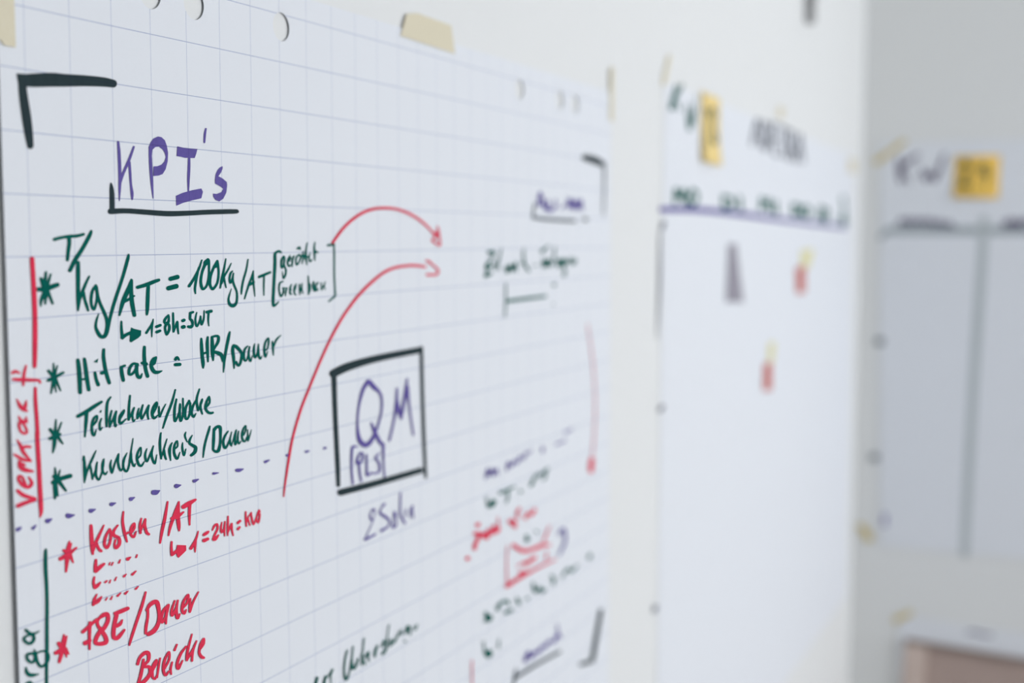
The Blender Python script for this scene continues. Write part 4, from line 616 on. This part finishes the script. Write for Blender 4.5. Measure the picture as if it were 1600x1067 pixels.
# ------------------------------------------------------------------ sheet on the back wall
week = empty('planning_sheet', (CORNER, -WEEK_AT[0], WEEK_AT[1] + RAISE), BACK)
tag(week, 'large white weekly plan on the shaded back wall with a grey green grid', 'chart')
leaf('paper', [(0, 0), (1.0, -0.012), (1.02, -0.742), (0.020, -0.746)], mat_paper, week)
write_on(week, 'week', lambda u: 0.0004, False)

foot = empty('notice_sheet', (CORNER, -FOOT_AT[0], FOOT_AT[1] + RAISE), BACK)
tag(foot, 'white sheet on the back wall whose top margin shows above the brown board', 'notice')
leaf('paper', [(0, 0), (0.62, -0.02), (0.64, -0.45), (0.012, -0.44)], mat_paper, foot)
write_on(foot, 'foot', lambda u: 0.0004, False)

# ------------------------------------------------------------------ brown board leaning over the lower sheet
board = empty('pinboard', (CORNER, -0.1005, RAISE - 0.782), (0, math.radians(2.6), math.radians(-90)))
tag(board, 'wood framed brown pinboard low on the back wall at the bottom right', 'board')
W, HT = 0.60, 0.50
box_obj('back_panel', mat_cork, board, 0.038, W - 0.03, -0.006, -0.001, -HT + 0.03, -0.010)
box_obj('frame_stile', mat_frame, board, 0, 0.040, -0.012, -0.001, -HT, -0.006, bevel=0.002)
box_obj('frame_stile', mat_frame, board, W - 0.035, W, -0.012, -0.001, -HT, -0.006, bevel=0.002)
box_obj('frame_rail', mat_shaded_rail, board, 0, W, -0.0125, -0.001, -0.010, 0, bevel=0.002)
box_obj('frame_rail', mat_shaded_rail, board, 0.040, W - 0.035, -0.0115, -0.001, -HT, -HT + 0.035, bevel=0.002)

# ------------------------------------------------------------------ yellow notes
def sticky(at, rot, label, key, mat):
    n = empty('sticky_note', at, rot)
    tag(n, label, 'sticky note', 'yellow sticky notes beside the K W headings')
    h = 0.038
    lift = lambda v: 0.0006 + 0.004 * max(0.0, (0.012 - v) / 0.05) ** 2
    bm = bmesh.new()
    rows = 12
    ring = []
    for j in range(rows + 1):
        v = h - 2 * h * j / rows
        ring.append([bm.verts.new((u, -lift(v), v)) for u in (-h, h)])
    for j in range(rows): bm.faces.new([ring[j][0], ring[j + 1][0], ring[j + 1][1], ring[j][1]])
    p = link('paper', bm, mat, n, True)
    md = p.modifiers.new('thickness', 'SOLIDIFY')
    md.thickness = 0.0002
    md.offset = -1
    for name, colour, lab, text in INK[key]:
        bm = bmesh.new()
        draw(bm, text, lambda u: 0.0)
        for v in bm.verts: v.co.y = -lift(v.co.z) - 0.0003
        for f in bm.faces:
            f.normal_update()
            if f.normal.y > 0: f.normal_flip()
        d = link(name, bm, mat_plain_ink[colour], n)
        d['label'] = lab
    return n
a, b = SHAPES['note2']
sticky((a, PLAN_Y - 0.0003, b + RAISE), (0, -0.02, 0), 'yellow sticky note on the weekly plan nearer the camera, left wall', 'note2', mat_pale_note)
a, b = SHAPES['note3']
sticky((CORNER - 0.0003, -a, b + RAISE), (0, 0.015, math.radians(-90)), 'yellow sticky note on the back wall plan at the far right', 'note3', mat_note)

# ------------------------------------------------------------------ little papers on the second sheet
def placed(name, key, mat, label, cat, y, group=None):
    pts = SHAPES[key]
    cx = sum(p[0] for p in pts) / len(pts)
    cz = sum(p[1] for p in pts) / len(pts)
    o = leaf(name, [(p[0] - cx, p[1] - cz) for p in pts], mat, None, rows=4)
    o.location = (cx, PLAN_Y - y, cz + RAISE)
    return tag(o, label, cat, group)
placed('grey_card', 'card', mat_grey_paper, 'dark grey tapering paper card under the violet line of the plan', 'card', 0.0009)
def flag(a, b, label):
    pa, pb = SHAPES[a], SHAPES[b]
    cx = sum(p[0] for p in pa) / 4
    cz = sum(p[1] for p in pa) / 4
    r = empty('page_flag', (cx, PLAN_Y, cz + RAISE))
    tag(r, label, 'page flag', 'red and yellow flags on the plan')
    leaf('upper_strip', [(p[0] - cx, p[1] - cz) for p in pb], mat_yellow_paper, r, -0.0009)['label'] = 'pale yellow upper strip'
    leaf('lower_strip', [(p[0] - cx, p[1] - cz) for p in pa], mat_red_paper, r, -0.0014)['label'] = 'red lower strip'
flag('flag_a_red', 'flag_a_yel', 'upper red and yellow paper flag, nearer the right end of the violet line')
flag('flag_b_red', 'flag_b_yel', 'lower red and yellow paper flag in the middle of the plan')

# ------------------------------------------------------------------ masking tape
TG = 'pieces of masking tape holding the papers'
def tape_left(key, label, root=None, y=0.0006):
    pts = SHAPES[key]
    cx = sum(p[0] for p in pts) / len(pts)
    cz = sum(p[1] for p in pts) / len(pts)
    o = leaf('masking_tape', [(p[0] - cx, p[1] - cz) for p in pts], mat_tape, None, thick=0.00015)
    if root is None: o.location = (cx, PLAN_Y - y, cz + RAISE)
    else:
        o.matrix_world = root.matrix_basis @ Matrix.Translation((cx, -y, cz))
    return tag(o, label, 'tape', TG)
def tape_back(key, label):
    pts = SHAPES[key]
    cx = sum(p[0] for p in pts) / len(pts)
    cz = sum(p[1] for p in pts) / len(pts)
    o = leaf('masking_tape', [(p[0] - cx, p[1] - cz) for p in pts], mat_old_tape, None, thick=0.00015)
    o.location = (CORNER - 0.0006, -cx, cz + RAISE)
    o.rotation_euler = BACK
    return tag(o, label, 'tape', TG)
tape_left('tape_top', "torn beige tape on the top edge of the KPI chart, near the middle", kpi)
tape_left('tape_right', "pale tape strip upright on the right edge of the KPI chart", kpi)
tape_left('tape_plan', 'narrow pale tape at the upper left corner of the plan on the left wall')
tape_left('tape_plan_top', 'tiny pale tape on the top edge of the left wall plan, above the grey word')
tape_left('tape_plan_right', 'pale tape by the room corner on the left wall plan')
tape_back('tape_week', 'slanting yellowish tape at the upper left corner of the back wall plan')
tape_back('tape_week_low', 'slanting yellowish tape at the lower left corner of the back wall plan')
tape_back('tape_foot', 'slanting yellowish tape above the brown pinboard')
bm = bmesh.new()                                        # bridges the curled left edge of the chart to the wall
us = [-0.035 + 0.0055 * i for i in range(8)] + [LEFT_EDGE, LEFT_EDGE + 0.0025, LEFT_EDGE + 0.005, SHAPES['tape_left'][0][0]]
us = sorted(u for u in us if u <= SHAPES['tape_left'][0][0])
def tape_y(u):
    if u >= 0.006: return -curl(u) - 0.0005
    t = max(0.0, (u + 0.030) / 0.036)
    return 0.0014 + (-curl(0.006) - 0.0005 - 0.0014) * t * t * (3 - 2 * t)
top = [bm.verts.new((u, tape_y(u), -0.012)) for u in us]
low = [bm.verts.new((u, tape_y(u), -0.0425 - (0.0 if u > 0.012 else -0.0045 if i % 2 else -0.002))) for i, u in enumerate(us)]
for i in range(len(us) - 1): bm.faces.new([low[i], low[i + 1], top[i + 1], top[i]])
o = link('masking_tape', bm, mat_tape)
o.matrix_world = kpi.matrix_basis.copy()
md = o.modifiers.new('thickness', 'SOLIDIFY')
md.thickness = 0.00015
md.offset = 1
tag(o, "torn beige tape at the upper left corner of the KPI chart", 'tape', TG)

# ------------------------------------------------------------------ grey rod on the left wall
rx, rz = SHAPES['rod'][0]
rod = empty('wall_rod', (rx, WALL_GAP - 0.008, rz + RAISE))
tag(rod, 'grey rod hanging down the left wall, its lower end at the top of the picture', 'rod')
def lathe(prof, n=20):
    bm = bmesh.new()
    rings = [[bm.verts.new((r * math.cos(2 * math.pi * k / n), r * math.sin(2 * math.pi * k / n), z)) for k in range(n)] for r, z in prof]
    for a, b in zip(rings, rings[1:]):
        for k in range(n): bm.faces.new([a[k], a[(k + 1) % n], b[(k + 1) % n], b[k]])
    bm.faces.new(rings[0][::-1])
    bm.faces.new(rings[-1])
    return bm
link('pole', lathe([(0.0072, 0.012), (0.0072, 0.55)]), mat_rod, rod, True)
link('end_cap', lathe([(0.003, 0), (0.0068, 0.002), (0.0078, 0.006), (0.0078, 0.016), (0.0072, 0.018)]), mat_rod, rod, True)
